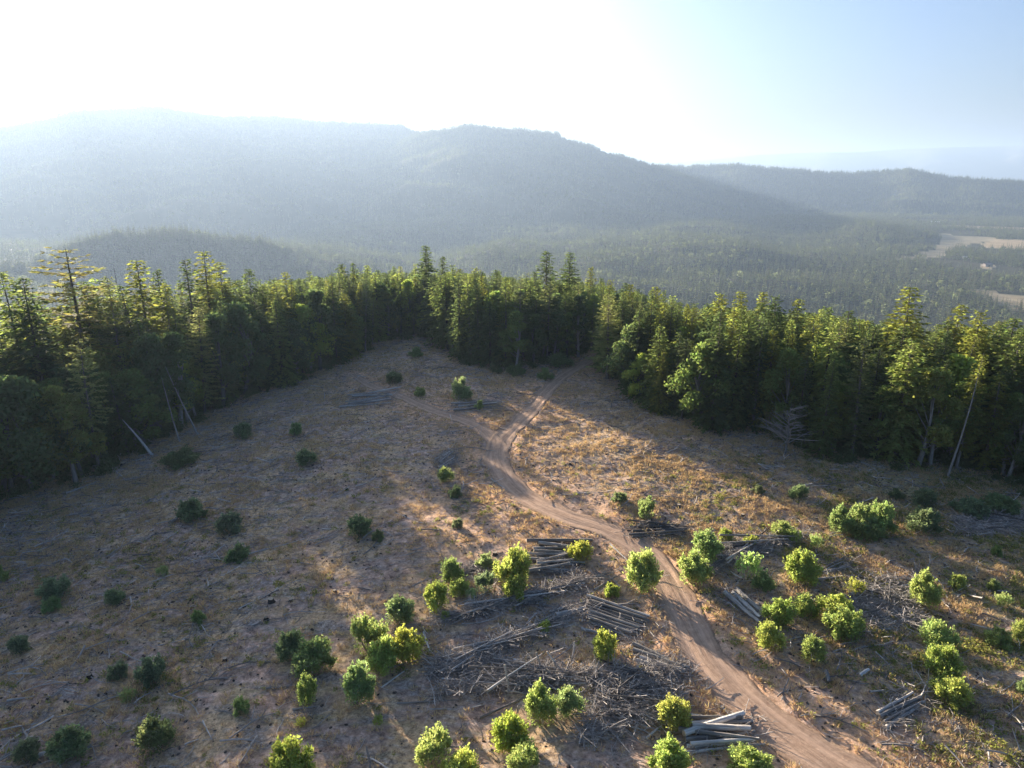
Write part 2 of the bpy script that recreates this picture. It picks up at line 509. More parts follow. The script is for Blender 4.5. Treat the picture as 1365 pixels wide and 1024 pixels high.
for nm, a in (('wood', wood), ('bare', bare), ('field', fld)):
    at = me.attributes.new(nm, 'FLOAT', 'POINT'); at.data.foreach_set('value', np.append(a, 0).astype(np.float32))
tag(link('ground', me, [M_GROUND]), 'brown cleared ridge top falling to a wooded valley with pale fields', 'ground', kind='structure')


def road_strip(name, P, label, lift):
    c = P[:, :2]; t = unit(np.gradient(c, axis=0)); nrm = np.stack([-t[:, 1], t[:, 0]], 1)
    k = np.linspace(-1.12, 1.12, 17); V = []; ac = []; al = []
    s = np.concatenate([[0], np.cumsum(np.linalg.norm(np.diff(c, axis=0), axis=1))])
    for q in k:
        wob = 0.30 * fbm(s, np.full(len(s), np.sign(q) * 3), 3.5, 3)
        p = c + nrm * ((q + (wob if abs(q) > .7 else 0)) * P[:, 2] / 2)[:, None]
        z = ground_base(p[:, 0], p[:, 1]) + lift
        z = z + 0.05 * fbm(p[:, 0], p[:, 1], 1.5, 2) - 0.07 * math.exp(-((abs(q) - 0.46) / 0.16) ** 2)
        if abs(q) > 1.1: z = z - 0.3
        V.append(np.column_stack([p, z])); ac.append(np.full(len(s), q)); al.append(s)
    V = np.stack(V, 1).reshape(-1, 3); n, m = len(s), len(k)
    i = np.arange(n - 1)[:, None]; j = np.arange(m - 1)[None, :]
    Q = np.stack([i * m + j, i * m + j + 1, (i + 1) * m + j + 1, (i + 1) * m + j], -1).reshape(-1, 4)[:, ::-1]
    me = mesh_np(name, V, Q, True)
    if me.polygons[0].normal.z < 0: me.flip_normals()
    for nm, a in (('across', np.stack(ac, 1)), ('along', np.stack(al, 1))):
        at = me.attributes.new(nm, 'FLOAT', 'POINT'); at.data.foreach_set('value', a.ravel().astype(np.float32))
    tag(link(name, me, [M_ROAD]), label, 'dirt road', kind='structure')


road_strip('dirt_road', ROAD, 'winding reddish dirt road with wheel tracks curving up to the forest gap', 0.05)
road_strip('dirt_track', TRACK, 'short dirt track branching left from the road fork to the log stacks', 0.03)

# ------------------------------------------------------------------ mountains
def sil(px, hide=17.0):
    d = rays([p[0] for p in px], [p[1] for p in px])
    return np.arctan2(d[:, 0], d[:, 1]), d[:, 2] / np.hypot(d[:, 0], d[:, 1])


class Range:
    def __init__(s, px, dist, front, back, base, seed, spur=0.5, tree=16.0):
        s.az, s.te = sil(px); s.D, s.fr, s.bk, s.base, s.sd, s.spur, s.tree = dist, front, back, base, seed, spur, tree

    def dist(s, az):
        return s.D * (1 + 0.05 * fbm(az * 20, np.full(np.shape(az), s.sd * 1.0), 2.0, 2))

    def z(s, az, r):
        D = s.dist(az)
        pk = CAM[2] + D * np.interp(az, s.az, s.te) - s.tree + 10 * fbm(az * 300, np.full(np.shape(az), 5.0 + s.sd), 3.0, 3) * (s.tree > 0)
        q = (r - D)
        x, y = r * np.sin(az), r * np.cos(az)
        rid = 1 - np.abs(2 * fbm(x + s.sd * 977, y, 900, 4))          # ridged: spurs and gullies
        t = np.where(q < 0, -q / s.fr, q / s.bk)
        t = t * (1 + s.spur * (rid - 0.5) * sstep(0.0, 0.25, t))
        sh = np.clip(1 - t, -0.4, 1)
        sh = np.where(sh > 0, np.maximum(sh, 0) ** 1.25, sh)
        z = s.base + (pk - s.base) * sh
        return z + 9 * fbm(x, y + s.sd * 311, 260, 3) * sstep(0.02, 0.2, t)

    def patch(s, name, m, label, a0, a1, da=0.12, nr=150):
        az = np.radians(np.arange(a0, a1, da)); t = np.linspace(-1.25, 1.0, nr)
        A, T = np.meshgrid(az, t); D = s.dist(A)
        r = D + np.where(T < 0, T * s.fr, T * s.bk)
        Zz = s.z(A, r)
        V = np.stack([r * np.sin(A), r * np.cos(A), Zz], -1).reshape(-1, 3)
        na = len(az); i = np.arange(nr - 1)[:, None]; j = np.arange(na - 1)[None, :]
        Q = np.stack([i * na + j, (i + 1) * na + j, (i + 1) * na + j + 1, i * na + j + 1], -1).reshape(-1, 4)[:, ::-1]
        me = mesh_np(name, V, Q, True)
        if me.polygons[len(me.polygons) // 2].normal.z < 0: me.flip_normals()
        return tag(link(name, me, [m]), label, 'mountain', kind='structure')


A1 = Range([(-900, 330), (-500, 240), (-250, 190), (-100, 172), (0, 165), (40, 158), (75, 150), (100, 142), (140, 141), (180, 139), (187, 136), (215, 138), (265, 147), (300, 150), (370, 151), (420, 157),
            (480, 160), (535, 163), (552, 171), (575, 173), (640, 200), (760, 250), (900, 300)], 5600, 3100, 1700, -330, 1, 0.22, 22)
B1 = Range([(380, 330), (440, 260), (500, 205), (550, 177), (575, 171), (600, 167), (622, 162), (660, 166), (700, 169), (740, 173), (757, 183), (790, 191), (830, 206), (870, 216), (900, 226),
            (960, 248), (1040, 275), (1130, 300), (1250, 330)], 4700, 2500, 1500, -320, 2, 0.32, 21)
C1 = Range([(700, 300), (800, 240), (850, 222), (880, 217), (930, 218), (985, 215), (1020, 220), (1060, 222), (1100, 226), (1140, 227), (1180, 224), (1215, 222), (1240, 227), (1262, 232), (1300, 236), (1365, 237),
            (1450, 240), (1600, 255), (1800, 290)], 5300, 1500, 1300, -290, 3, 0.3, 24)
K1 = Range([(-300, 380), (-60, 352), (40, 345), (80, 325), (120, 310), (160, 303), (190, 306), (215, 299), (255, 303), (300, 312), (330, 311), (370, 322), (430, 336), (480, 350), (540, 375)], 1800, 450, 520, -230, 4, 0.35, 22)
F1 = Range([(-2500, 260), (-300, 235), (600, 232), (800, 226), (900, 216), (960, 212), (1010, 206), (1080, 203), (1150, 202), (1200, 198), (1260, 196), (1300, 195), (1365, 193), (1450, 194), (1600, 200), (1900, 225), (3000, 260)],
           20000, 3500, 3500, -330, 5, 0.3, 0)
A1.patch('mountain', M_MOUNT, 'long high forested mountain filling the left of the skyline, deep in haze', -62, 24)
B1.patch('mountain', M_MOUNT, 'lower forested mountain shoulder sloping down to the right of the notch', -24, 34)
C1.patch('hill', M_MOUNT, 'long low forested hill ridge behind the valley fields on the right', 0, 54)
K1.patch('hill', M_MOUNT, 'dark wooded knoll in the haze just behind the forest on the left', -48, 0, 0.15, 90)
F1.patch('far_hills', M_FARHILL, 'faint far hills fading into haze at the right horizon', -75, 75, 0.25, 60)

# ------------------------------------------------------------------ scattering by geometry nodes (for masses nobody could count)
def scatter(name, pts, rot, scl, src, label, cat, idx=None):
    n = len(pts)
    me = bpy.data.meshes.new(name); me.vertices.add(n); me.vertices.foreach_set('co', np.asarray(pts, np.float32).ravel())
    for nm, ty, a in (('rot', 'FLOAT_VECTOR', rot), ('scl', 'FLOAT_VECTOR', scl)):
        at = me.attributes.new(nm, ty, 'POINT'); at.data.foreach_set('vector', np.asarray(a, np.float32).ravel())
    at = me.attributes.new('idx', 'INT', 'POINT'); at.data.foreach_set('value', (rng.integers(0, len(src), n) if idx is None else np.asarray(idx)).astype(np.int32))
    o = link(name, me, [])
    ng = bpy.data.node_groups.new(name + ' scatter', 'GeometryNodeTree')
    ng.interface.new_socket('Geometry', in_out='INPUT', socket_type='NodeSocketGeometry'); ng.interface.new_socket('Geometry', in_out='OUTPUT', socket_type='NodeSocketGeometry')
    gi = ng.nodes.new('NodeGroupInput'); go = ng.nodes.new('NodeGroupOutput')
    g2i = ng.nodes.new('GeometryNodeGeometryToInstance')
    for s in reversed(src):     # the join node lists its last link first
        oi = ng.nodes.new('GeometryNodeObjectInfo'); oi.inputs['Object'].default_value = s; oi.inputs['As Instance'].default_value = False
        ng.links.new(oi.outputs['Geometry'], g2i.inputs[0])
    iop = ng.nodes.new('GeometryNodeInstanceOnPoints'); iop.inputs['Pick Instance'].default_value = True

    def attr(nm, ty):
        a = ng.nodes.new('GeometryNodeInputNamedAttribute'); a.data_type = ty; a.inputs['Name'].default_value = nm; return a.outputs[0]
    e2r = ng.nodes.new('FunctionNodeEulerToRotation'); ng.links.new(attr('rot', 'FLOAT_VECTOR'), e2r.inputs[0])
    ng.links.new(gi.outputs[0], iop.inputs['Points']); ng.links.new(g2i.outputs[0], iop.inputs['Instance'])
    ng.links.new(attr('idx', 'INT'), iop.inputs['Instance Index']); ng.links.new(e2r.outputs[0], iop.inputs['Rotation']); ng.links.new(attr('scl', 'FLOAT_VECTOR'), iop.inputs['Scale'])
    ng.links.new(iop.outputs[0], go.inputs[0])
    md = o.modifiers.new('scatter', 'NODES'); md.node_group = ng
    return tag(o, label, cat, kind='stuff')


def source(name, me, mats):
    o = bpy.data.objects.new(name, me)
    for m in mats: me.materials.append(m)
    return o


def rz(n, tilt=0.06):
    return np.column_stack([rng.normal(0, tilt, n), rng.normal(0, tilt, n), rng.uniform(0, 2 * math.pi, n)])


# far trees, low detail
def far_conifer(seed):
    g = np.random.default_rng(seed); b = MB(); Ht = 18.0
    b.tube([(0, 0, 0), (0, 0, Ht * .5), (0, 0, Ht)], [0.3, 0.2, 0.02], 4, 1)
    for t in np.linspace(0.12, 0.97, 9):
        L = 3.4 * (1 - t) ** 0.8 * g.uniform(.75, 1.2) + 0.25; k = 6
        a = np.arange(k) * 2 * math.pi / k + g.uniform(0, 6)
        d = np.stack([np.cos(a), np.sin(a), np.full(k, g.uniform(-.45, .1))], 1); d = unit(d)
        w = np.stack([-np.sin(a), np.cos(a), g.normal(0, .5, k)], 1)
        ln = L * g.uniform(.7, 1.15, k)
        b.blades(np.array([0, 0, Ht * t]) + d * ln[:, None] / 2, d, unit(w), ln, 1.5 * (1 - t) + 0.5)
    return b.build('far conifer', False)


def far_round(seed):
    g = np.random.default_rng(seed); b = MB(); n = 60
    b.tube([(0, 0, 0), (0, 0, 6)], [0.3, 0.2], 4, 1)
    p = unit(g.normal(size=(n, 3))) * g.uniform(.6, 1, (n, 1)) * np.array([3.6, 3.6, 3.8]) + np.array([0, 0, 7.2])
    d = unit(g.normal(size=(n, 3))); w = unit(np.cross(d, g.normal(size=(n, 3))))
    b.blades(p, d, w, g.uniform(1.6, 2.8, n), g.uniform(1.2, 2.0, n))
    return b.build('far round tree', False)


FAR = [source('far tree', far_conifer(s), [M_FARTREE, M_BARK]) for s in (1, 2, 3)] + [source('far tree', far_round(s), [M_FARTREE, M_BARK]) for s in (5, 6)]


def far_wood(name, label, az, r, z, s0, s1, conifer=0.75, seed=0):
    n = len(az)
    g = np.random.default_rng(seed)
    s = g.uniform(s0, s1, n) * (0.8 + 0.5 * g.random(n) ** 3)
    idx = np.where(g.random(n) < conifer, g.integers(0, 3, n), g.integers(3, 5, n))
    scatter(name, np.stack([r * np.sin(az), r * np.cos(az), z - 0.3], 1), rz(n, .03), np.stack([s * g.uniform(.8, 1.25, n), s * g.uniform(.8, 1.25, n), s], 1), FAR, label, 'forest', idx)


def rand_polar(n, a0, a1, r0, r1, g):
    a = np.radians(g.uniform(a0, a1, n)); r = np.sqrt(g.uniform(r0 ** 2, r1 ** 2, n)); return a, r


g = np.random.default_rng(21)
# valley floor woods (not on the fields, thinner in meadows)
a, r = rand_polar(105000, -42, 42, 330, 4300, g)
x, y = r * np.sin(a), r * np.cos(a)
keep = (field_tone(x, y) == 0) & (fbm(x + 300, y, 420, 3) > -0.52 + 0.25 * sstep(R(22), R(30), a) * sstep(1500, 2500, r))
r_lim = np.where(a < R(-2), 3300, np.where(a < R(14), 3600, 4300))
keep &= (r < r_lim)
a, r, x, y = a[keep], r[keep], x[keep], y[keep]
zz = ground_base(x, y)
ok = zz < 1e9
far_wood('valley_forest', 'hazy conifer forest covering the valley floor behind the ridge', a, r, zz, .8, 1.6, .9, 1)
for Rg, n, a0, a1, nm, lb, fr in ((A1, 62000, -44, 12, 'mountain_forest', 'dense hazy forest covering the high mountain on the left', 1.0), (B1, 34000, -18, 28, 'mountain_forest', 'dense hazy forest covering the lower mountain shoulder', 1.0),
                                  (C1, 26000, 4, 42, 'hill_forest', 'dense hazy forest along the low ridge behind the fields', 1.0), (K1, 9000, -44, -6, 'knoll_forest', 'dark conifer wood covering the hazy knoll on the left', 1.0)):
    a = np.radians(g.uniform(a0, a1, n)); D = Rg.dist(a); q = 1 - np.sqrt(g.random(n)); q[: n // 4] = g.uniform(-0.04, 0.05, n // 4)
    r = D - q * Rg.fr
    z = Rg.z(a, r)
    gr = ground_base(r * np.sin(a), r * np.cos(a))
    k = (z > gr - 2) & (fbm(r * np.sin(a), r * np.cos(a), 380, 4) > -.62)
    far_wood(nm, lb, a[k], r[k], z[k], 1.0, 1.75, .88, 3)

# ------------------------------------------------------------------ near trees: shapes
def conifer(seed, Ht=20.0, Lmax=3.2, zb=0.14, dens=1.0, prof=0.75, droop=0.14, ragged=0.15, card=0.8, whorl=0.5, wr=(.24, .38), reps=5):
    g = np.random.default_rng(seed)
    tr = MB(); cr = MB()
    nz = 10; zt = np.linspace(0, Ht, nz)
    lean = np.cumsum(g.normal(0, 0.035, (nz, 2)), 0) * (zt / Ht)[:, None]
    axis = np.column_stack([lean, zt]); r0 = 0.011 * Ht + 0.05
    tr.tube(axis, r0 * (1 - zt / Ht) ** 0.85 + 0.015, 8)
    C = []; D = []; L_ = []; Wd = []
    z = zb * Ht
    while z < Ht - 0.15:
        t = (z - zb * Ht) / (Ht - zb * Ht)
        L = Lmax * ((1 - t) ** prof) * min(1.0, (t + 0.22) / 0.32) + 0.18
        nb = int(g.integers(4, 7)); a0 = g.uniform(0, 6.28)
        for k in range(nb):
            if g.random() < ragged * (1 - 0.5 * t): continue
            a = a0 + k * 6.283 / nb + g.normal(0, .22); ln = L * g.uniform(0.62, 1.18)
            up = 0.55 * t - 0.12 + g.normal(0, .1)
            s = np.linspace(0, 1, 5)
            bx = np.interp(z, zt, axis[:, 0]); by = np.interp(z, zt, axis[:, 1])
            def pos(s):
                return np.stack([bx + math.cos(a) * ln * s, by + math.sin(a) * ln * s, z + ln * (up * s - droop * 2 * s * s * (1 - 0.4 * t))], -1)
            if ln > 0.7: tr.tube(pos(s), np.interp(s, [0, 1], [0.018 + 0.009 * ln, 0.006]), 3)
            m = max(2, int(ln / 0.34 * dens))
            ss = np.linspace(0.22, 1.0, m) + g.normal(0, .03, m)
            pp = pos(ss)
            for rep in range(reps):
                side = g.choice([-1, 1], m) * g.uniform(.1, 1.2, m) if rep else g.normal(0, .25, m)
                aa = a + side
                d = unit(np.stack([np.cos(aa), np.sin(aa), g.normal(up * .5 - droop - .12, .22, m)], 1))
                l = card * g.uniform(.65, 1.25, m) * (0.55 + 0.6 * min(1, ln / 2.2))
                C.append(pp + d * l[:, None] * .4); D.append(d); L_.append(l); Wd.append(l * g.uniform(*wr, m))
        z += whorl * g.uniform(.75, 1.25) * (1 - 0.35 * t)
    C = np.concatenate(C); D = np.concatenate(D); L_ = np.concatenate(L_); Wd = np.concatenate(Wd)
    w = unit(np.cross(D, unit(np.array([0, 0, 1.0]) + g.normal(0, .45, (len(D), 3)))))
    cr.blades(C, D, w, L_, Wd)
    # a few bare stubs under the crown
    for k in range(int(10 * zb * 3)):
        zz = g.uniform(0.05, zb + .04) * Ht; a = g.uniform(0, 6.28); ln = g.uniform(.4, 1.3)
        tr.tube([(0, 0, zz), (math.cos(a) * ln, math.sin(a) * ln, zz - .2 * ln)], [.025, .008], 3)
    return tr.build('trunk'), cr.build('crown', False)


def limb(b, p0, d, ln, r, g, bend=0.25, k=5, n=5, sag=0.0):
    s = np.linspace(0, 1, n)[:, None]; off = g.normal(0, bend, 3)
    p = p0 + d * ln * s + off * ln * 0.35 * s * s + np.array([0, 0, -sag]) * ln * s * s
    b.tube(p, np.linspace(r, r * 0.35, n), k); return p


def broadleaf(seed, Ht=11.0, Wd=5.5, zb=0.35, n=4600, lobes=17, leaf=0.38):
    g = np.random.default_rng(seed); tr = MB(); cr = MB()
    top = np.array([g.normal(0, .5), g.normal(0, .5), Ht * .62])
    s = np.linspace(0, 1, 6)[:, None]
    ax = top * s + np.column_stack([np.sin(s[:, 0] * 3 + seed) * .25, np.cos(s[:, 0] * 2.3 + seed) * .2, np.zeros(6)]) * s
    tr.tube(ax, np.linspace(0.02 * Ht + .03, .07, 6), 7)
    P = []; per = n // lobes
    for q in range(lobes):
        a = q * 2.4 + g.normal(0, .4); hh = zb + (1 - zb) * (q + g.uniform(.1, 1.1)) / lobes
        rad = Wd / 2 * (0.85 * math.sin(min(1, (hh - zb) / (1 - zb) * 1.0 + .18) * math.pi) + .12)
        c = np.array([math.cos(a) * rad * .72, math.sin(a) * rad * .72, Ht * hh * .93])
        lr = np.array([1, 1, .8]) * (Wd * .19 * g.uniform(.65, 1.35))
        b0 = np.array([np.interp(c[2] * .6, ax[:, 2], ax[:, 0]), np.interp(c[2] * .6, ax[:, 2], ax[:, 1]), min(c[2] * .6, top[2])])
        v = c - b0; limb(tr, b0, unit(v), np.linalg.norm(v), .035 + .006 * Wd, g, .15, 4)
        u = unit(g.normal(size=(per, 3))); u[:, 2] = np.where(u[:, 2] < -.5, -u[:, 2], u[:, 2])
        P.append(c + u * lr * (g.random((per, 1)) ** .4))
    P = np.concatenate(P); m = len(P)
    d = unit(g.normal(size=(m, 3))); w = unit(np.cross(d, g.normal(size=(m, 3))))
    cr.blades(P, d, w, leaf * g.uniform(.7, 1.3, m), leaf * g.uniform(.45, .75, m))
    return tr.build('trunk'), cr.build('crown', False)


def dead_tree(seed, Ht=14.0, nb=16, Lb=1.6, up=0.1, r0=0.16, fork=False):
    g = np.random.default_rng(seed); tr = MB(); lb = MB()
    s = np.linspace(0, 1, 8); ax = np.column_stack([np.sin(s * 2.2 + seed) * .25 * s, np.cos(s * 3 + seed) * .2 * s, s * Ht])
    tr.tube(ax, r0 * (1 - s) ** .8 + .02, 7)
    for k in range(nb):
        t = g.uniform(.25, .97); p0 = np.array([np.interp(t, s, ax[:, c]) for c in range(3)])
        a = g.uniform(0, 6.28); d = unit(np.array([math.cos(a), math.sin(a), up + g.normal(0, .15)])); ln = Lb * (1.15 - .7 * t) * g.uniform(.5, 1.2)
        p = limb(lb, p0, d, ln, .03 + .012 * ln, g, .35, 4, 5)
        if fork:
            for q in range(4):
                i = g.integers(1, 4); limb(lb, p[i], unit(d + g.normal(0, .7, 3)), ln * .5, .022, g, .4, 3, 4)
    return tr.build('trunk'), lb.build('limb')


CON = [  # (form word, meshes, height, material, trunk material)
    ('narrow spired fir', conifer(1, 20, 2.7, .06, 1.0, .8, .16, .10), 20, M_FIR, M_BARK),
    ('full dense fir', conifer(2, 20, 3.9, .05, 1.0, .72, .14, .06), 20, M_FIR, M_BARK),
    ('ragged gappy fir', conifer(3, 20, 3.4, .15, 1.0, .6, .18, .24), 20, M_FIR, M_BARK),
    ('sparse pine', conifer(4, 20, 3.8, .30, .9, .5, .05, .3, .62, .8, (.16, .26), 9), 20, M_PINE, M_BARK),
    ('broad bushy fir', conifer(5, 20, 4.6, .04, 1.0, .62, .12, .08), 20, M_FIR, M_BARK),
    ('slim open fir', conifer(6, 20, 2.3, .20, 1.0, .55, .14, .2), 20, M_FIR, M_PALEBARK),
    ('feathery pine', conifer(7, 20, 3.3, .14, 1.0, .65, .02, .14, .62, .6, (.18, .28), 8), 20, M_PINE, M_BARK),
]
BRO = [
    ('round leafy tree', broadleaf(11, 11, 6.0, .22), 11, M_LEAF, M_PALEBARK),
    ('tall slender leafy tree', broadleaf(12, 13, 4.6, .24, 4400, 18), 13, M_LEAF, M_PALEBARK),
    ('spreading leafy tree', broadleaf(13, 9.5, 7.0, .2, 5200, 20), 9.5, M_LEAF, M_PALEBARK),
    ('lopsided leafy tree', broadleaf(14, 12, 5.4, .3, 4200, 15), 12, M_LEAF, M_PALEBARK),
]
for lst in (CON, BRO):
    for (w, (t, c), h, mf, mb) in lst:
        t.materials.append(mb); c.materials.append(mf)
PROTO = {}


def place_tree(kind, loc, rot, s, sz, tint, name, tree_list):
    w, (t, c), h, mf, mb = tree_list[kind]
    root = empty(name, loc, rot, (s, s, sz)); root.rotation_euler = (random.gauss(0, .03), random.gauss(0, .03), rot)
    key = (name, kind)
    if key not in PROTO:
        a = link('trunk', t, [], root); b = link('crown', c, [], root); PROTO[key] = (a, b)
    else:
        a, b = (q.copy() for q in PROTO[key])
        for q in (a, b): COL.objects.link(q); q.parent = root
    b.color = (*tint, 1); a.color = (1, 1, 1, 1)
    return root


def tree_source(kind, lst, tint_mat=None):
    w, (t, c), h, mf, mb = lst[kind]
    vt = np.zeros(len(t.vertices) * 3, np.float32); t.vertices.foreach_get('co', vt); vc = np.zeros(len(c.vertices) * 3, np.float32); c.vertices.foreach_get('co', vc)
    def faces(me):
        fs = {}
        for p in me.polygons: fs.setdefault(len(p.vertices), []).append(tuple(p.vertices))
        return fs
    ft, fc = faces(t), faces(c); nt_ = len(t.vertices)
    Fs = []; mi = []
    for k, f in ft.items(): Fs.append(np.array(f)); mi += [0] * len(f)
    for k, f in fc.items(): Fs.append(np.array(f) + nt_); mi += [1] * len(f)
    me = mesh_np('forest tree', np.vstack([vt.reshape(-1, 3), vc.reshape(-1, 3)]), Fs, False, mi)
    return source('forest tree', me, [mb, mf])


# ------------------------------------------------------------------ near trees: where they stand
SKY_U = [-200, 0, 60, 150, 250, 330, 400, 470, 560, 650, 720, 800, 850, 950, 1050, 1100, 1200, 1300, 1365, 1600]
SKY_V = [383, 379, 362, 365, 368, 371, 369, 363, 358, 364, 368, 376, 388, 408, 412, 416, 428, 432, 434, 440]
ORD = 'first second third fourth fifth sixth seventh eighth ninth tenth eleventh twelfth thirteenth fourteenth fifteenth sixteenth seventeenth eighteenth nineteenth twentieth'.split()
ORD += ['twenty-' + o for o in ORD[:9]] + ['thirtieth'] + ['thirty-' + o for o in ORD[:9]] + ['fortieth'] + ['forty-' + o for o in ORD[:9]] + ['fiftieth']

gt = np.random.default_rng(33)
CAND = []      # generic candidates: x, y, d
pts = []
for _ in range(40000):
    a = R(gt.uniform(-72, 50)); R0 = float(edge_r(a)); d = 62 * gt.random() ** 1.25
    if gt.random() > R0 / 170: continue
    r = R0 + d + gt.normal(0, 1.0)
    x, y = r * math.sin(a), r * math.cos(a)
    gap = (1.95 if not -22 < math.degrees(a) < -9 else 1.65) + 0.022 * d
    if any((x - q[0]) ** 2 + (y - q[1]) ** 2 < gap * gap for q in pts): continue
    if abs(math.degrees(a)) > 60 and d > 40: continue
    pts.append((x, y, d, a))
P_ = np.array(pts); rdT = road_dist(P_[:, 0], P_[:, 1]); P_ = P_[rdT > 1.6]
order = np.argsort(np.arctan2(P_[:, 0], P_[:, 1])); P_ = P_[order]
PZ = ground(P_[:, 0], P_[:, 1])
TREES = []     # dicts


def max_h(x, y, z, v):
    """height at which a tree standing here tops out on that line of the skyline"""
    u0, _ = project(np.array([x, y, z + 15])); d = rays(u0, [v])[0]
    t = y / d[1]
    return CAM[2] + d[2] * t - z


for (x, y, d, a), z in zip(P_, PZ):
    u, v = project(np.array([x, y, z + 12])); u = float(u[0])
    lim = max_h(x, y, z, np.interp(u, SKY_U, SKY_V) + abs(gt.normal(0, 5.5)) - (10 if gt.random() < .15 else 0))
    front = d < 11
    left = u < 480; cen = 480 <= u < 800
    pb = (0.62 if left else 0.5 if cen else 0.38) if front else (0.25 if d < 22 else 0.12)
    rnd = gt.random()
    if 330 < u < 710 and d < 32: pb = .3
    if rnd < pb:
        k = int(gt.integers(0, 4)); lst = 'b'; hh = gt.uniform(7.5, 14) * (1.2 if left else 1) if not (330 < u < 710 and d > 5) else gt.uniform(9, 14.5)
    else:
        k = int(gt.choice(7, p=[.22, .2, .16, .06, .14, .14, .08])); lst = 'c'
        hh = gt.uniform(9, 19) if front else gt.uniform(16, 27)
    hh = min(hh, lim)
    if hh < 4.5: continue
    if lst == 'c' and hh < 8 and d > 12: continue
    s = hh / 20 if lst == 'c' else hh / (11, 13, 9.5, 12)[k]
    tone = gt.choice(4, p=[.4, .25, .2, .15])
    TREES.append(dict(x=x, y=y, z=z - .15, d=d, u=u, k=k, lst=lst, h=hh, s=s * gt.uniform(.8, 1.06) * (1.12 if hh < 14 and lst == 'c' else 1) * (1.12 if lst == 'b' else 1), sz=s, rot=gt.uniform(0, 6.28), tone=int(tone)))

TONES = {'c': [('dark', (.75, .8, .8)), ('mid-green', (1.05, 1.05, .9)), ('olive', (1.45, 1.25, .8)), ('pale', (1.7, 1.6, 1.3))],
         'b': [('dark', (.7, .75, .75)), ('mid-green', (1.0, 1.05, .8)), ('olive', (1.3, 1.15, .8)), ('yellow-green', (1.6, 1.55, .85))]}

# conifers that stand out: photo column, row of the top, depth behind the edge, form, tone, width, label
HERO = [
    (84, 330, 14, 3, 2, 1.35, 'tall lone pine with open flat branches rising above the far-left treetops'),
    (28, 366, 10, 1, 0, 1.0, 'dark fir at the left end of the treetops beside the tall open pine'),
    (181, 343, 16, 1, 2, 1.1, 'broad olive fir with a high tip, next right of the tall open pine'),
    (214, 357, 20, 0, 0, 1.0, 'dark fir just right of the broad olive fir on the left skyline'),
    (249, 344, 18, 0, 0, 1.2, 'leftmost and darkest of three close tall firs on the left skyline'),
    (270, 332, 20, 5, 2, 1.1, 'tallest and thinnest of three close firs on the left skyline'),
    (291, 349, 18, 2, 2, 1.0, 'ragged rightmost of three close tall firs on the left skyline'),
    (329, 358, 18, 2, 0, 1.0, 'isolated narrow fir rising between the three firs and the yellow broadleaf crowns'),
    (254, 408, 1.5, 6, 3, 1.0, 'sunlit pale pine standing out at the front of the shaded left forest'),
    (457, 350, 20, 1, 0, 1.1, 'left one of a pair of dark firs left of the tall central spire'),
    (470, 349, 22, 0, 0, 1.1, 'right one of a pair of dark firs left of the tall central spire'),
    (505, 358, 22, 1, 0, 1.0, 'dark rounded fir between the dark pair and the tall central spire'),
    (566, 325, 8, 1, 0, 1.05, 'tallest dark spire-topped fir in the middle of the forest above the clearing'),
    (588, 340, 22, 0, 0, 1.1, 'narrow fir immediately right of the tallest central spire'),
    (610, 358, 26, 2, 2, 1.0, 'small fir in the gap right of the tallest central spire'),
    (637, 366, 26, 1, 0, 1.0, 'dark cone-shaped fir between the central spire and the dark twin firs'),
    (675, 368, 26, 1, 0, 1.0, 'dark cone-shaped fir a short way left of the dark twin firs'),
    (727, 333, 14, 0, 0, 1.5, 'left of the twin tall dark firs left of the road gap'),
    (758, 334, 14, 1, 0, 1.0, 'right of the twin tall dark firs left of the road gap'),
    (790, 354, 20, 0, 2, 1.1, 'fir with a leaning tip just right of the twin tall dark firs'),
    (814, 390, -8, 6, 3, 1.2, 'lone pale sunlit pine standing out where the road enters the forest'),
    (880, 380, 16, 1, 2, 1.0, 'bright-topped fir right of the lone pale pine'),
    (955, 388, 18, 4, 2, .9, 'bushy-topped fir first of a row of three on the right skyline'),
    (986, 387, 18, 1, 2, 1.0, 'dense fir second of a row of three on the right skyline'),
    (1016, 386, 18, 0, 2, 1.1, 'narrow fir third of a row of three on the right skyline'),
    (1038, 393, 16, 4, 0, .8, 'dark blunt-topped fir right of the row of three firs'),
    (1068, 398, 16, 2, 2, 1.0, 'ragged fir midway along the right skyline'),
    (1223, 380, 10, 1, 2, 1.1, 'tallest bright green fir on the right, well above its neighbours'),
    (1275, 403, 18, 2, 2, 1.0, 'olive gappy fir just right of the tallest right-hand fir'),
    (1306, 413, 12, 4, 2, .8, 'broad bright fir near the right edge with a blunt top'),
    (1355, 420, 10, 1, 1, 1.0, 'fir cut by the right edge of the picture on the skyline'),
]
HEROES = []
for (u, v, d, k, tone, wd, lab) in HERO:
    dd = rays([u], [v])[0]; a = math.atan2(dd[0], dd[1]); r = float(edge_r(a)) + d
    x, y = r * math.sin(a), r * math.cos(a); z = gz(x, y); h = CAM[2] + dd[2] * (r / math.hypot(dd[0], dd[1])) - z
    s = h / 20
    HEROES.append((x, y))
    root = place_tree(k, (x, y, z - .15), gt.uniform(0, 6.28), s * wd * (1.0 if h > 16 else 1.15), s, TONES['c'][tone][1], 'conifer_tree', CON)
    tag(root, lab, 'tree', 'conifers of the forest edge')

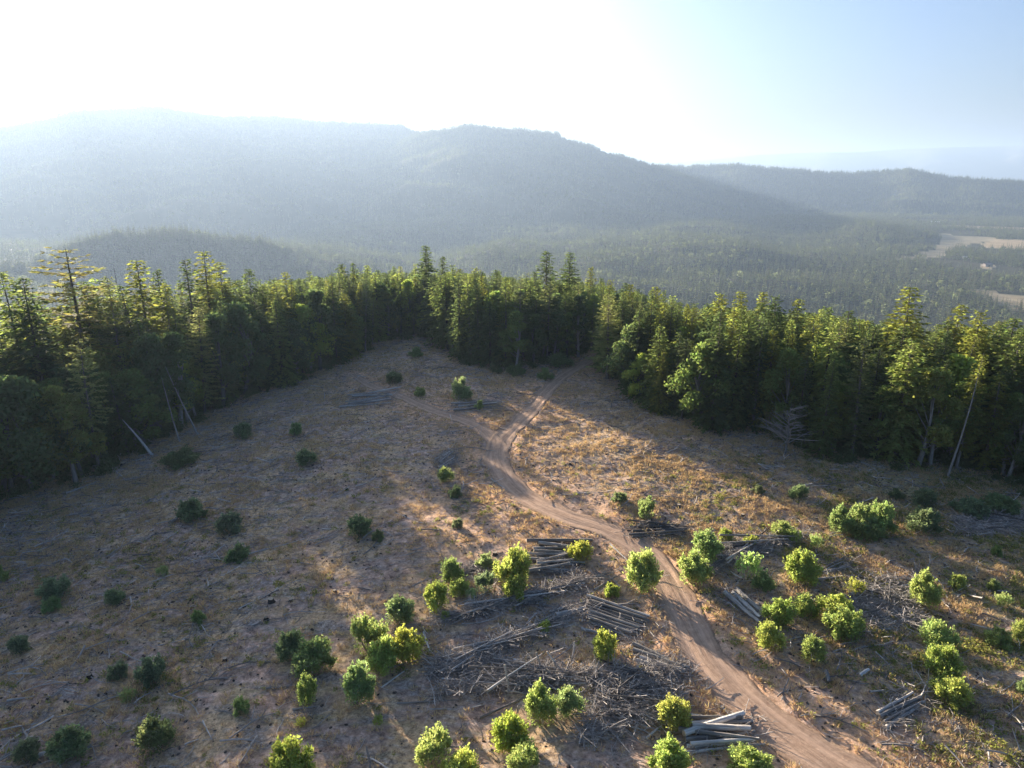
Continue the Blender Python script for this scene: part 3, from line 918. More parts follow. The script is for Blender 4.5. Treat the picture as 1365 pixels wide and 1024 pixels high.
HID = {371,373,374,376,377,378,379,380,382,383,384,385,386,387,388,389,390,391,395,397,398,399,401,402,403,404,405,406,407,408,409,411,412,414,417,418,419,420,421,422,423,424,425,426,427,428,429,430,432,433,434,437,440,441,442,446,448,450,452,453,456,459,460,461,464,467,471,473,474,475,477,479,480,481,483,488,490,491,492,496,497,498,499,500,503,504,505,506,508,509,511,512,516,517,519,520,522,524,525,526,529,530,531,532,533,535,537,538,539,540,544,545,547,548,550,552,554,558,559,560,563,565,567,568,569,570,571,572,573,576,578,579,580,581,583,585,588,589,590,591,595,597,599,600,601,602,604,605,606,607,608,609,610,613,614,615,617,618,619,620,622,624,625,626,628,629,630,631,636,637,638,640,641,642,644,645,646,647,649,651,652,654,655,656,657,658,660,661,664,665,667,668,669,670,673,674,675,677,678,679,681,682,684,685,686,687,688,689,690,691,692,693,696,697,700,701,702,704,705,706,707,708,709,710,714,715,718,720,721,722,723,725,727,728,729,733,734,735,736,737,738,739,741,744,745,746,748,749,750,751,752,753,754,755,756,757,759,760,761,762,764,765,766,768,770,771,773,774,775,776,777,780,781,782,786,787,789,792,793,794,795,796,798,799,801,802,803,804,805,806,809,810,811,812,813,814,815,816,817,818,819,821,824,825,826,827,828,829,830,832,834,835,836,838,839,840,841,842,843,844,845,846,847,848,851,854,855,856,857,858,859,861,862,863,864,865,866,868,870,871,872,875,877,879,881,882,883,885,886,887,888,889,890,891,892,893,894,897,898,900,901,902,904,906,907,908,910,912,913,914,915,917,918,919,921,923,924,925,927,928,929,931,932,933,934,935,936,937,939,940,941,942,943,944,946,947,948,949,950,953,956,958,960,961,964,965,966,967,968,969,971,972,975,977,978,979,980,982,983,984,985,987,992,993,994,995,997,998,999,1002,1003,1004,1007,1010,1011,1012,1015,1016,1018,1021,1025,1026,1027,1028,1029,1032,1033,1034,1038,1040,1041,1042,1043,1045,1048,1049,1050,1053,1057,1058,1059,1060,1061,1062,1063,1064,1065,1066,1068,1070,1072,1073,1074,1075,1076,1077,1079,1080,1081,1082,1084,1085,1087,1089,1090,1092,1093,1095,1096,1097,1098,1099,1102,1103,1104,1105,1106,1110,1111,1112,1115,1117,1118,1119,1120,1121,1122,1123,1124,1125,1126,1127,1129,1131,1133,1134,1135,1136,1137,1138,1139,1140,1143,1144,1145,1146,1147,1148,1149,1150,1151,1152,1153,1157,1159,1160,1161,1162,1166,1167,1172,1173,1174,1175,1177,1178,1180,1181,1183,1184,1186,1187,1188,1190,1193,1194,1196,1199,1200,1201,1202,1203,1205,1208,1209,1212,1215,1216,1219,1220,1223,1224,1229,1230,1231,1237,1238,1239,1240,1243,1245,1247,1248,1249,1251,1252,1256,1257,1259,1261,1262,1263,1264,1266,1267,1268,1269,1270,1271,1273,1274,1276,1279,1280,1281,1282,1283,1286,1287,1289,1290,1291,1294,1295,1296,1297,1298,1299,1301,1302,1304,1305,1306,1307,1311,1312,1313,1314,1315,1316,1318,1319,1320,1321,1322,1324,1325,1326,1328,1330,1332,1333,1334,1335,1338,1339,1342,1343,1344,1346,1347,1348,1349,1350,1351,1352,1354,1356,1360,1361,1364,1365,1366,1371,1373,1375,1376,1382,1386,1387,1389,1390,1392,1393,1396,1397,1401,1402,1403,1404,1411,1412,1413,1414,1416,1417,1418,1423,1424,1425,1426,1427,1428,1429,1431,1432,1434,1435,1438,1439,1440,1442,1443,1445,1446,1447,1450,1454,1455,1456,1458,1459,1460,1461,1465,1467,1468,1469,1471,1473,1474,1477,1478,1479,1480,1481,1483,1485,1488,1489,1491,1493,1494,1495,1496,1497,1499,1500,1501,1505,1508,1509,1511,1512,1513,1515,1518,1519,1520,1522,1524,1525,1526,1527,1528,1529,1530,1531,1532,1533,1535,1536,1537,1538,1540,1541,1543,1544,1545,1546,1550}    # candidates that nothing is seen of
mass = []; keep_i = []
for i, T in enumerate(TREES):
    if any((T['x'] - hx) ** 2 + (T['y'] - hy) ** 2 < 3.2 for hx, hy in HEROES): continue
    # nothing tall right in front of the lone pale pine or across the road gap
    if -30 < T['u'] < 1395 and i not in HID: keep_i.append(i)
    else: mass.append(i)

desc = {}
for i in keep_i:
    T = TREES[i]; lst = CON if T['lst'] == 'c' else BRO
    root = place_tree(T['k'], (T['x'], T['y'], T['z']), T['rot'], T['s'], T['sz'], TONES[T['lst']][T['tone']][1], 'conifer_tree' if T['lst'] == 'c' else 'broadleaf_tree', lst)
    size = ('short' if T['h'] < 11 else 'medium' if T['h'] < 17 else 'tall') if T['lst'] == 'c' else ('low' if T['h'] < 10 else 'high')
    side = 'left forest' if T['u'] < 480 else 'central forest' if T['u'] < 805 else 'right forest'
    row = 'at front edge of' if T['d'] < 6 else 'just inside' if T['d'] < 16 else 'at the back of'
    desc.setdefault((size, TONES[T['lst']][T['tone']][0], lst[T['k']][0], row + ' the ' + side), []).append((T['u'], root, T['lst'], i))
for (size, tone, form, where), L in desc.items():
    L.sort(key=lambda q: q[0])
    for n, (u, root, l, cand) in enumerate(L):
        o = '' if len(L) == 1 else ', ' + ('leftmost' if n == 0 else 'rightmost' if n == len(L) - 1 else ORD[n] + ' from left')
        tag(root, f'{size} {tone} {form} {where}{o}', 'tree', 'conifers of the forest edge' if l == 'c' else 'broadleaf trees of the forest edge')
        root['cand'] = cand
SRC = [tree_source(k, CON) for k in range(7)] + [tree_source(k, BRO) for k in range(4)]
mp_, ms_, mi_ = [], [], []
for i in mass:
    T = TREES[i]; mp_.append((T['x'], T['y'], T['z'])); ms_.append((T['s'], T['s'], T['sz'])); mi_.append(T['k'] + (0 if T['lst'] == 'c' else 7))
for _ in range(700):    # the slope that falls away behind the ridge
    a = R(gt.uniform(-60, 50)); r = float(edge_r(a)) + gt.uniform(62, 300); x, y = r * math.sin(a), r * math.cos(a)
    z = gz(x, y); s = gt.uniform(.7, 1.1); mp_.append((x, y, z - .2)); ms_.append((s, s, s)); mi_.append(int(gt.integers(0, 7)))
scatter('forest', mp_, rz(len(mp_), .02), ms_, SRC, 'dense dark forest interior behind the trees of the edge', 'forest', mi_)

M_UNDER = foliage_mat('undergrowth leaves', (0.115, 0.132, 0.065), (0.22, 0.26, 0.08), 0.45)
def under(seed, n=420):
    g = np.random.default_rng(seed); b = MB(); u = unit(g.normal(size=(n, 3))); u[:, 2] = np.abs(u[:, 2]); p = u * g.random((n, 1)) ** .4 * np.array([1, 1, 1.3]) * (1 + .25 * g.normal(size=(n, 1)))
    d = unit(g.normal(size=(n, 3))); w = unit(np.cross(d, g.normal(size=(n, 3)))); l = g.uniform(.2, .36, n); b.blades(p, d, w, l, l * .6); return b.build('undergrowth clump', False)
ua = np.radians(gt.uniform(-52, 44, 900)); ur = edge_r(ua) + gt.normal(2.5, 2.6, 900); ux, uy = ur * np.sin(ua), ur * np.cos(ua); uk = road_dist(ux, uy) > 1.0; ux, uy = ux[uk], uy[uk]; us_ = gt.uniform(.35, 1.25, len(ux))
scatter('undergrowth', np.stack([ux, uy, ground(ux, uy) - .05], 1), rz(len(ux), .1), np.stack([us_, us_, us_ * gt.uniform(.7, 1.5, len(ux))], 1), [source('undergrowth clump', under(q), [M_UNDER]) for q in (1, 2, 3)], 'low dark undergrowth along the foot of the forest edge', 'undergrowth')

# dead trees
def place_dead(name, meshes, u, v, h, tilt, label, m, s=1.0):
    p = hit([u], [v])[0]; z = gz(p[0], p[1])
    root = empty(name, (p[0], p[1], z - .1)); root.rotation_euler = (tilt[0], tilt[1], 0); root.scale = (s, s, s)
    link('trunk', meshes[0], [m], root); link('limb', meshes[1], [m], root)
    tag(root, label, 'dead tree', 'dead trees at the forest edge')


place_dead('dead_tree', dead_tree(51, 6.5, 4, .6, .3, .2), 203, 606, 6, (.18, -.42), 'short bleached white snag leaning left at the left forest edge', M_DEAD)
place_dead('dead_tree', dead_tree(52, 13, 10, 1.2, .2, .13), 1262, 640, 13, (.02, .1), 'tall pale bare snag leaning slightly right at the right forest edge', M_PALEBARK)
place_dead('dead_tree', dead_tree(53, 6.5, 44, 4.2, .45, .16, True), 1046, 606, 8, (0, .05), 'grey leafless tree with a wide tangle of branches at right forest edge', M_PALEBARK)
place_dead('dead_tree', dead_tree(54, 11, 12, 1.6, .4, .12), 264, 580, 11, (.05, -.28), 'pale bent leafless stem under the sunlit pine, leaning left', M_PALEBARK)
place_dead('dead_tree', dead_tree(55, 10, 9, 1.3, .5, .11), 240, 590, 10, (.05, -.12), 'pale upright leafless stem left of the bent one in left forest', M_PALEBARK)
for (u, v, d, lab) in ((152, 352, 20, 'thin bare dead spar rising above the far-left treetops'), (345, 366, 24, 'left one of two bare thin spars right of the isolated narrow fir'),
                       (357, 363, 24, 'right one of two bare thin spars right of the isolated narrow fir'), (1132, 406, 14, 'thin bare spar among the treetops left of the tallest right-hand fir')):
    dd = rays([u], [v])[0]; a = math.atan2(dd[0], dd[1]); r = float(edge_r(a)) + d; x, y = r * math.sin(a), r * math.cos(a); z = gz(x, y)
    h = CAM[2] + dd[2] * (r / math.hypot(dd[0], dd[1])) - z
    m_ = dead_tree(int(u), h, 14, .9, .05, .15); root = empty('dead_tree', (x, y, z - .1))
    link('trunk', m_[0], [M_BARK], root); link('limb', m_[1], [M_BARK], root); tag(root, lab, 'dead tree', 'dead trees at the forest edge')

# ------------------------------------------------------------------ bushes
def bush(seed, lobes=6, n=2200, tall=1.0, sparse=False):
    """about 2 m wide, 2 m high, many stems from the ground"""
    g = np.random.default_rng(seed); st = MB(); fo = MB(); P = []; Dv = []
    nl = lobes * 3
    for q in range(nl):
        a = q * 2.4 + g.uniform(-.6, .6); rr_ = .78 * math.sqrt((q + .3) / nl) * g.uniform(.7, 1.15)
        hh = tall * (1.5 - .95 * rr_) * g.uniform(.45, 1.12)
        c = np.array([math.cos(a) * rr_, math.sin(a) * rr_, max(.3, hh)])
        if q % 2 == 0:
            s = np.linspace(0, 1, 5)[:, None]; p = np.array([c[0] * .15, c[1] * .15, -.15]) * (1 - s) + c * 1.05 * s + np.array([c[0], c[1], 0]) * .25 * np.sin(s * 3.14)
            st.tube(p, np.linspace(.035, .01, 5), 4)
        lr = np.array([.24, .24, .33 * tall]) * g.uniform(.55, 1.3)
        m = 2 * n // nl; u = unit(g.normal(size=(m, 3))); rad_ = g.random((m, 1)) ** (.4 if not sparse else .7)
        P.append(c + u * lr * rad_ * (1 + .25 * g.normal(size=(m, 1)))); Dv.append(u + np.array([0, 0, .5]))
        for k in range(2):
            d = unit(u[k] * [1, 1, .4] + [0, 0, .6]); tip = c + d * lr * g.uniform(1.3, 2.0)
            t = g.random((14, 1)); P.append(c + (tip - c) * (.4 + .6 * t) + g.normal(0, .035, (14, 3))); Dv.append(np.repeat(d[None], 14, 0)); st.tube([c, tip], [.012, .005], 3)
    m = n // 7; a = g.uniform(0, 6.28, m); rq = .75 * np.sqrt(g.random(m)); P.append(np.stack([rq * np.cos(a), rq * np.sin(a), g.uniform(.12, .6, m)], 1)); Dv.append(np.stack([np.cos(a), np.sin(a), np.full(m, .4)], 1))
    P = np.concatenate(P); P[:, 2] = np.maximum(P[:, 2], .08); Dv = unit(np.concatenate(Dv) + g.normal(0, .75, P.shape)); w = unit(np.cross(Dv, g.normal(size=P.shape)))
    l = g.uniform(.085, .17, len(P)); fo.blades(P, Dv, w, l, l * g.uniform(.45, .65, len(P)))
    Fv = np.concatenate(fo.V); lo, hi = np.percentile(Fv, 3, 0), np.percentile(Fv, 97, 0); k = np.array([1.9 / (hi[0] - lo[0]), 1.9 / (hi[1] - lo[1]), 1.8 / hi[2]])
    for B in (st, fo): B.V = [v * k for v in B.V]
    return st.build('stem'), fo.build('foliage', False)


BUSH = [bush(61), bush(62, 8, 2800), bush(63, 5, 1900, 1.15), bush(64, 7, 2400, .9), bush(65, 4, 600, 1.0, True), bush(66, 9, 3000, .7)]
for s_, f_ in BUSH: s_.materials.append(M_TWIG); f_.materials.append(M_BUSH)
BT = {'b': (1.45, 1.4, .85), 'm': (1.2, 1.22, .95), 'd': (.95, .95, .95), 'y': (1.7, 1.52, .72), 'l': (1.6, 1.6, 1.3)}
# column, row of the foot, width and height in the photo, tone, form, label
BUSHES = [
 (603,775,28,34,'m',0,'bush on the left tip of the log heaps, above two rounder ones'), (649,755,24,17,'m',3,'low bush between the short poles and the tall double bush'),
 (684,779,44,56,'b',1,'tall double-headed bush at the left end of the upper log stack'), (686,800,32,34,'b',0,'round bright bush just below the tall double-headed bush'),
 (645,791,28,36,'d',2,'dull dark bush left of the tall double-headed bush'), (612,794,24,25,'b',0,'small bright bush between the dull dark one and the round yellow-green one'),
 (627,800,15,16,'l',4,'tiny whitish flowering bush below the dull dark bush'), (584,811,34,36,'y',0,'round yellow-green bush at the left end of the poles'),
 (533,830,38,37,'m',0,'dark rounded bush alone up-slope of the tight cluster on the left'), (492,866,40,62,'m',2,'tall dull bush at the back of the tight cluster on the left'),
 (508,899,40,48,'b',1,'broad bush in the middle of the tight cluster on the left'), (543,878,46,46,'y',1,'brightest yellow-green bush of the tight cluster on the left'),
 (479,936,42,54,'m',1,'dense bush downhill at the left end of the tight cluster'), (595,828,13,14,'b',3,'tiny bush beside a bent grey branch below the poles'),
 (721,963,46,54,'b',1,'large bright bush standing behind the smaller one in the tangled slash'), (759,956,33,38,'m',0,'smaller olive bush beside the large bright bush in the slash'),
 (682,996,56,50,'y',1,'wide yellow-green bush in front of the large bright bush'), (577,1019,48,58,'b',2,'tall bush near the lower edge left of the wide yellow-green bush'),
 (612,1047,44,52,'y',1,'yellow-green bush cut by the lower edge of the picture'), (697,1037,46,54,'b',2,'bright bush at the lower edge below the wide yellow-green bush'),
 (807,879,33,42,'y',2,'upright yellow-green bush below the neat stack of parallel logs'), (856,786,46,56,'b',1,'big rounded bush standing alone at the left verge of the road'),
 (774,746,32,28,'y',0,'yellowish bush on the right end of the upper log stack'), (860,690,25,32,'m',2,'upright bush right of the road above the dark log stack'),
 (826,672,20,15,'d',3,'small dark bush left of the upright bush beyond the road'), (815,794,22,14,'y',5,'low yellowish weed bush above the neat stack of logs'),
 (727,841,18,14,'y',5,'low yellow tuft of bush at the end of the thick logs'), (610,704,16,15,'d',3,'small dark bush at the left border of the sunlit soil'),
 (607,661,20,16,'d',3,'small dark bush below the bend of the dirt road'), (481,714,36,31,'d',0,'dark bush alone on the shaded slope left of the sunlit soil'),
 (503,722,19,17,'d',3,'small dark bush touching the lone bush on the shaded slope'), (898,967,42,46,'y',0,'olive-yellow bush at the road verge above the thick log stack'),
 (890,1032,52,54,'b',1,'bright bush at the lower edge in front of the thick log stack'), (505,968,15,14,'y',4,'tiny yellow weed bush below the tight cluster'),
 (937,749,40,42,'m',0,'rear one of two bushes at the right verge of the road'), (924,777,40,40,'b',1,'front one of two bushes at the right verge of the road'),
 (967,723,20,21,'b',0,'little bush on the left shoulder of the dark slash heap'), (999,729,16,19,'y',4,'thin little bush growing on the dark slash heap'),
 (995,773,33,42,'l',4,'pale spiky bush in front of the dark slash heap'), (1016,788,26,26,'m',3,'low bush at the right foot of the pale spiky bush'),
 (1042,716,27,25,'b',0,'bright bush on top of the dark slash heap at its right end'), (1060,726,18,24,'b',4,'small bush right beside the bright bush topping the slash heap'),
 (1087,731,18,19,'l',4,'pale small bush on the sunlit strip right of the slash heap'), (1069,774,40,42,'b',1,'bright bush between the dark slash heap and the diagonal logs'),
 (1139,791,24,21,'y',4,'small star-shaped bush growing out of the slash by the long pale branch'), (1038,833,44,40,'b',1,'double bush at the right end of the three thick pale logs'),
 (1072,823,28,31,'b',0,'rounded bush next right of the double bush'), (1113,830,38,42,'b',2,'rear half of the biggest bush right of the road'),
 (1122,850,46,42,'b',1,'front half of the biggest bush right of the road'), (1027,863,33,35,'b',0,'bush below the lower end of the three thick pale logs'),
 (1083,881,32,37,'m',0,'bush alone above the bare orange soil patch'), (1231,807,42,52,'b',1,'tall bright bush at the tip of the long pale branch'),
 (1275,786,20,21,'b',3,'small bush right of the tall bright bush'), (1251,860,44,36,'b',0,'uppermost of three bushes in a row on the right'),
 (1255,898,42,44,'b',1,'middle one of three bushes in a row on the right'), (1263,933,44,40,'b',1,'lowest of three bushes in a row on the right'),
 (1329,860,32,26,'b',3,'bush right of the row of three, across the shade'), (1362,857,26,30,'b',0,'bush cut by the right edge of the picture'),
 (1363,926,20,22,'m',3,'small bush at the right edge below the cut one'), (1323,786,18,17,'m',3,'small bush upper right in the thin shade'),
 (1338,807,20,19,'l',4,'pale small bush below the one in the thin shade'), (1122,712,34,40,'m',1,'left lit end of the wide bush thicket on the right'),
 (1146,708,38,40,'m',2,'middle of the wide bush thicket on the right'), (1172,710,38,44,'m',1,'right end of the wide bush thicket on the right'),
 (1152,717,40,26,'m',5,'low front fringe of the wide bush thicket on the right'), (1229,707,44,36,'d',1,'dark bush next right of the wide bush thicket'),
 (1231,672,32,26,'d',0,'dark bush behind the thicket close to the right forest'), (1194,664,20,16,'d',3,'small dark bush left of the one near right forest'),
 (1066,664,26,22,'d',0,'dark bush alone on the open slope below the right forest'), (1010,658,16,13,'d',3,'tiny dark bush left of the lone one on the open slope'),
 (1294,686,44,26,'d',5,'low dark bush at the left of the far-right log heap'), (1332,682,46,24,'d',5,'low dark bush behind the far-right log heap'),
 (1328,741,16,15,'m',3,'tiny bush below the far-right log heap'), (1000,1034,58,38,'b',1,'bright bush at the lower edge right of the thick log stack'),
 (255,693,38,33,'d',1,'dark bush beside a pale stub on the shaded left slope'), (307,709,38,29,'d',0,'dark bush right of the pale stub on the left slope'),
 (319,746,32,21,'d',5,'low bush at the end of the long curved pale branch'), (76,798,42,34,'d',1,'long dark bush at the far left, behind a smaller one'),
 (69,813,23,19,'m',3,'small greener bush in front of the long dark one'), (152,805,28,25,'d',0,'round dark bush alone right of the long dark bush'),
 (266,827,17,18,'m',3,'little green bush in the middle of the bare left slope'), (29,868,27,27,'d',0,'dark bush near the left edge halfway down the slope'),
 (157,903,29,25,'d',3,'left and smaller of two bushes low on the left slope'), (204,912,43,44,'d',1,'right and bigger of two bushes low on the left slope'),
 (171,935,19,20,'m',4,'tiny bush below the two low on the left slope'), (210,995,56,50,'d',1,'large dark bush near the lower left corner'),
 (96,1004,54,42,'d',1,'wide bush beside bleached logs in the lower left corner'), (37,1016,34,32,'d',0,'bush in the lower left corner left of the wide one'),
 (388,877,40,42,'d',1,'dark rear bush of three stepping downhill left of the cluster'), (418,894,48,46,'m',1,'middle bush of three stepping downhill left of the cluster'),
 (410,938,29,47,'b',2,'half-lit upright bush, lowest of three stepping downhill'), (392,1037,60,58,'y',1,'bright bush at the lower edge on the shade border'),
 (323,950,19,23,'m',3,'small upright bush on the shaded slope above the bright lower one'), (217,769,17,17,'m',4,'tiny bush below the stub on the left slope'),
 (3,776,18,21,'m',3,'small bush cut by the left edge of the picture'), (401,966,13,12,'y',4,'tiny weed bush below the half-lit upright bush'),
 (325,584,27,23,'d',0,'dark bush on the upper left slope near the forest'), (394,579,15,18,'m',3,'small green bush right of the dark one on upper slope'),
 (409,618,26,24,'d',0,'dark bush beside a twig on the upper left slope'), (243,620,44,22,'d',5,'low wide bush near the left forest edge'),
 (612,532,24,29,'m',1,'conspicuous green bush in the middle of the upper clearing'), (560,529,14,13,'m',3,'tiny bush left of the conspicuous green one'),
 (524,511,24,19,'d',0,'dark bush behind the pale bluish log stack'), (688,501,24,16,'d',5,'low dark bush along the foot of the central trees'),
 (727,507,20,16,'m',3,'green bush on the bank left of the upper road'), (746,489,30,20,'d',0,'dark bush at the central forest foot by the upper road'),
 (638,547,12,13,'m',3,'tiny bush standing in the distant log stack'), (595,642,20,20,'m',0,'bush in front of the small grey log heap by the fork'),
 (554,476,18,13,'m',3,'small bush in the back corner of the clearing'),
]
BP = hit([b[0] for b in BUSHES], [b[1] for b in BUSHES]); BZ = ground(BP[:, 0], BP[:, 1])
bp_ = {}
gb = np.random.default_rng(5)
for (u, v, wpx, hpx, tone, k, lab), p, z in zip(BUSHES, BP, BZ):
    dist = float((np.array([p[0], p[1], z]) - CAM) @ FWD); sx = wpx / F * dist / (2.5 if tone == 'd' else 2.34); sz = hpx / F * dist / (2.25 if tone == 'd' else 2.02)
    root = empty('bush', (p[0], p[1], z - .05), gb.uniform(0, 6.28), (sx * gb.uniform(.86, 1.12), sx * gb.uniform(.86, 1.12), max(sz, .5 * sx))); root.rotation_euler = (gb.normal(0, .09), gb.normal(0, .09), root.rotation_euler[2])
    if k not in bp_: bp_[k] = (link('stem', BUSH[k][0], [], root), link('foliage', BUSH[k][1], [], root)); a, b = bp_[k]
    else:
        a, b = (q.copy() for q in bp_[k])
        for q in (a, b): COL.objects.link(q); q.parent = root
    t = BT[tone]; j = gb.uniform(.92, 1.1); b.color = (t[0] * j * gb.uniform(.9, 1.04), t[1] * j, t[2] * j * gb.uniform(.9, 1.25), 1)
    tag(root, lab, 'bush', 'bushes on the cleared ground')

# ------------------------------------------------------------------ logs
def log_mesh(seed, bend=.04, taper=.7, wob=.15, forks=0):
    """unit log: 1 m long along x, radius .1; scaled per log"""
    g = np.random.default_rng(seed); b = MB(); n = 9; s = np.linspace(-.5, .5, n)
    ph = g.uniform(0, 6); p = np.column_stack([s, bend * np.sin(s * 3 + ph) - bend * math.sin(ph), .6 * bend * np.cos(s * 4 + ph) - .6 * bend * math.cos(ph)])
    b.tube(p, np.linspace(.1, .1 * taper, n), 9, 0, 1, wob, g)
    return b.build('log')


LOGS = [log_mesh(s, b, t) for s, b, t in ((71, .012, .8), (72, .02, .62), (73, .028, .5), (74, .04, .45), (75, .07, .4))]
CROOKED = [log_mesh(s, b, t, .12) for s, b, t in ((81, .07, .4), (82, .10, .35))]
LM = {}
for mname, mm in (('g', M_LOG), ('p', M_LOGPALE), ('d', M_LOGDARK)):
    LM[mname] = []
    for q in LOGS + CROOKED:
        c = q.copy(); c.materials.append(mm); c.materials.append(M_CUT); LM[mname].append(c)
LOG0 = {}
gl = np.random.default_rng(9)


BURIED = {'grey pole, eleventh nearest in the long poles under the double-headed bush', 'dark log, third nearest in the dark slash heap right of the road'}


def put_log(a, b, r, tone, kind, label, group, lift=0.0, tiltz=0.0):
    """a, b: ends on the ground"""
    if label in BURIED: return     # quite covered by brush
    a = np.array(a, float); b = np.array(b, float); c = (a + b) / 2; v = b - a; L = float(np.linalg.norm(v[:2]))
    za, zb_ = gz(a[0], a[1]), gz(b[0], b[1]); zm = max(gz(c[0], c[1]), (za + zb_) / 2)
    key = (tone, kind)
    if key not in LOG0:
        o = link('log', LM[tone][kind], []); LOG0[key] = o
    else:
        o = LOG0[key].copy(); COL.objects.link(o)
    o.location = (c[0], c[1], zm + r * .85 + lift)
    # keep grade, long axis scaled by length; thickness by radius
    yaw = math.atan2(v[1], v[0]); pit = -math.atan2(zb_ - za, L) + tiltz
    o.rotation_mode = 'XYZ'; o.rotation_euler = (0, pit, yaw)
    o.scale = (L, r / .1, r / .1)
    return tag(o, label, 'log', group)


PILES = [  # name phrase, near line, far line, count, layers, radius, yaw jitter, length spread, tone, kinds, lift spread
 ('upper log stack left of the road', (703, 768, 762, 766), (712, 724, 790, 722), 18, 2, .17, 7, .25, 'gd', 4, .1),
 ('short pole heap left of the double-headed bush', (618, 768, 650, 757), (618, 760, 645, 748), 4, 1, .11, 6, .2, 'd', 3, 0),
 ('long poles under the double-headed bush', (588, 830, 700, 800), (690, 806, 790, 774), 24, 1, .085, 9, .35, 'gdg', 5, .3),
 ('thick logs left of the neat stack', (735, 829, 783, 820), (733, 818, 782, 806), 4, 1, .18, 5, .15, 'g', 3, 0),
 ('neat stack of parallel logs by the road', (782, 832, 843, 852), (786, 799, 868, 826), 20, 2, .14, 2.5, .1, 'g', 3, 0),
 ('long diagonal poles in the middle of the slash', (585, 900, 660, 868), (605, 878, 748, 830), 20, 1, .075, 7, .3, 'g', 5, .3),
 ('tangled poles behind the large bright bush', (600, 925, 740, 905), (640, 885, 800, 905), 16, 1, .075, 30, .4, 'gp', 5, .45),
 ('slash heap beside the thick log stack', (790, 985, 890, 950), (800, 905, 890, 900), 22, 1, .06, 50, .4, 'gd', 7, .6),
 ('spread of thick logs at the road verge', (848, 884, 912, 908), (845, 861, 915, 892), 6, 1, .17, 5, .15, 'gp', 4, .1),
 ('thick log stack at the lower edge', (917, 1008, 1010, 1002), (903, 962, 1000, 953), 14, 2, .2, 8, .25, 'pg', 4, 0),
 ('dark log stack right of the road', (842, 717, 908, 716), (838, 700, 922, 697), 12, 2, .13, 5, .2, 'd', 4, 0),
 ('dark slash heap right of the road', (952, 762, 1000, 744), (958, 730, 1062, 716), 18, 1, .1, 20, .35, 'dg', 7, .6),
 ('diagonal logs right of the dark slash heap', (1086, 784, 1124, 765), (1060, 773, 1134, 746), 7, 1, .12, 8, .2, 'g', 7, .1),
 ('set of three thick pale logs', (961, 796, 1008, 834), (984, 782, 1022, 826), 3, 1, .24, 2, .1, 'p', 4, 0),
 ('flat slash right of the biggest bush', (1140, 838, 1215, 832), (1140, 785, 1215, 772), 16, 1, .05, 60, .4, 'dg', 7, .3),
 ('leaning log stack in the lower right corner', (1182, 974, 1234, 940), (1171, 958, 1205, 921), 10, 2, .13, 5, .15, 'g', 4, 0),
 ('far-right log heap', (1285, 711, 1345, 709), (1278, 693, 1357, 691), 10, 1, .1, 18, .3, 'gd', 5, .3),
 ('pale bluish log stack on the upper left slope', (452, 546, 520, 538), (470, 526, 534, 520), 12, 1, .15, 7, .2, 'p', 4, .1),
 ('distant log stack in the upper clearing', (608, 552, 672, 548), (602, 539, 668, 536), 9, 2, .13, 5, .2, 'g', 4, 0),
 ('small grey log heap by the fork', (584, 629, 607, 616), (582, 611, 605, 601), 6, 1, .11, 6, .2, 'gp', 4, .1),
]
nlog = 0
for (ph, nl, fl, n, layers, r, jit, lv, tones, kmax, lift) in PILES:
    Q4 = hit([nl[0], nl[2], fl[0], fl[2]], [nl[1], nl[3], fl[1], fl[3]])[:, :2]
    nb = int(math.ceil(n * .62)) if layers > 1 else n
    for q in range(n):
        top = q >= nb
        t = ((q - nb + .7) / (n - nb + .4)) if top else (q + .5) / nb
        a = Q4[0] * (1 - t) + Q4[2] * t; b = Q4[1] * (1 - t) + Q4[3] * t
        c = (a + b) / 2; hv = (b - a) / 2 * (1 + gl.uniform(-lv * 1.5, lv * .7)); ang = R(max(-48, min(48, gl.normal(0, jit * 1.2)))); hv = np.array([hv[0] * math.cos(ang) - hv[1] * math.sin(ang), hv[0] * math.sin(ang) + hv[1] * math.cos(ang)])
        c = c + unit(b - a) * gl.normal(0, .18 * lv * np.linalg.norm(b - a))
        rr_ = r * .88 * gl.uniform(.6, 1.35)
        k = int(gl.integers(0, kmax)); tone = tones[int(gl.integers(0, len(tones)))]
        nth = (q - nb if top else q); cnt = (n - nb if top else nb)
        rank = 'nearest' if nth == 0 else 'farthest' if nth == cnt - 1 else ORD[nth] + ' nearest'
        tw = {'g': 'grey', 'p': 'pale', 'd': 'dark'}[tone]
        what = ('upper ' if top else 'lower ' if layers > 1 else '') + tw + (' pole' if r < .09 else ' log')
        put_log(c - hv, c + hv, rr_, tone, k, f'{what}, {rank} in the {ph}', 'logs lying in the ' + ph, (1.7 * r if top else 0) + abs(gl.normal(0, lift)) * .6 + (.12 if lift >= .25 else 0), gl.normal(0, .03) if lift else 0)
        nlog += 1
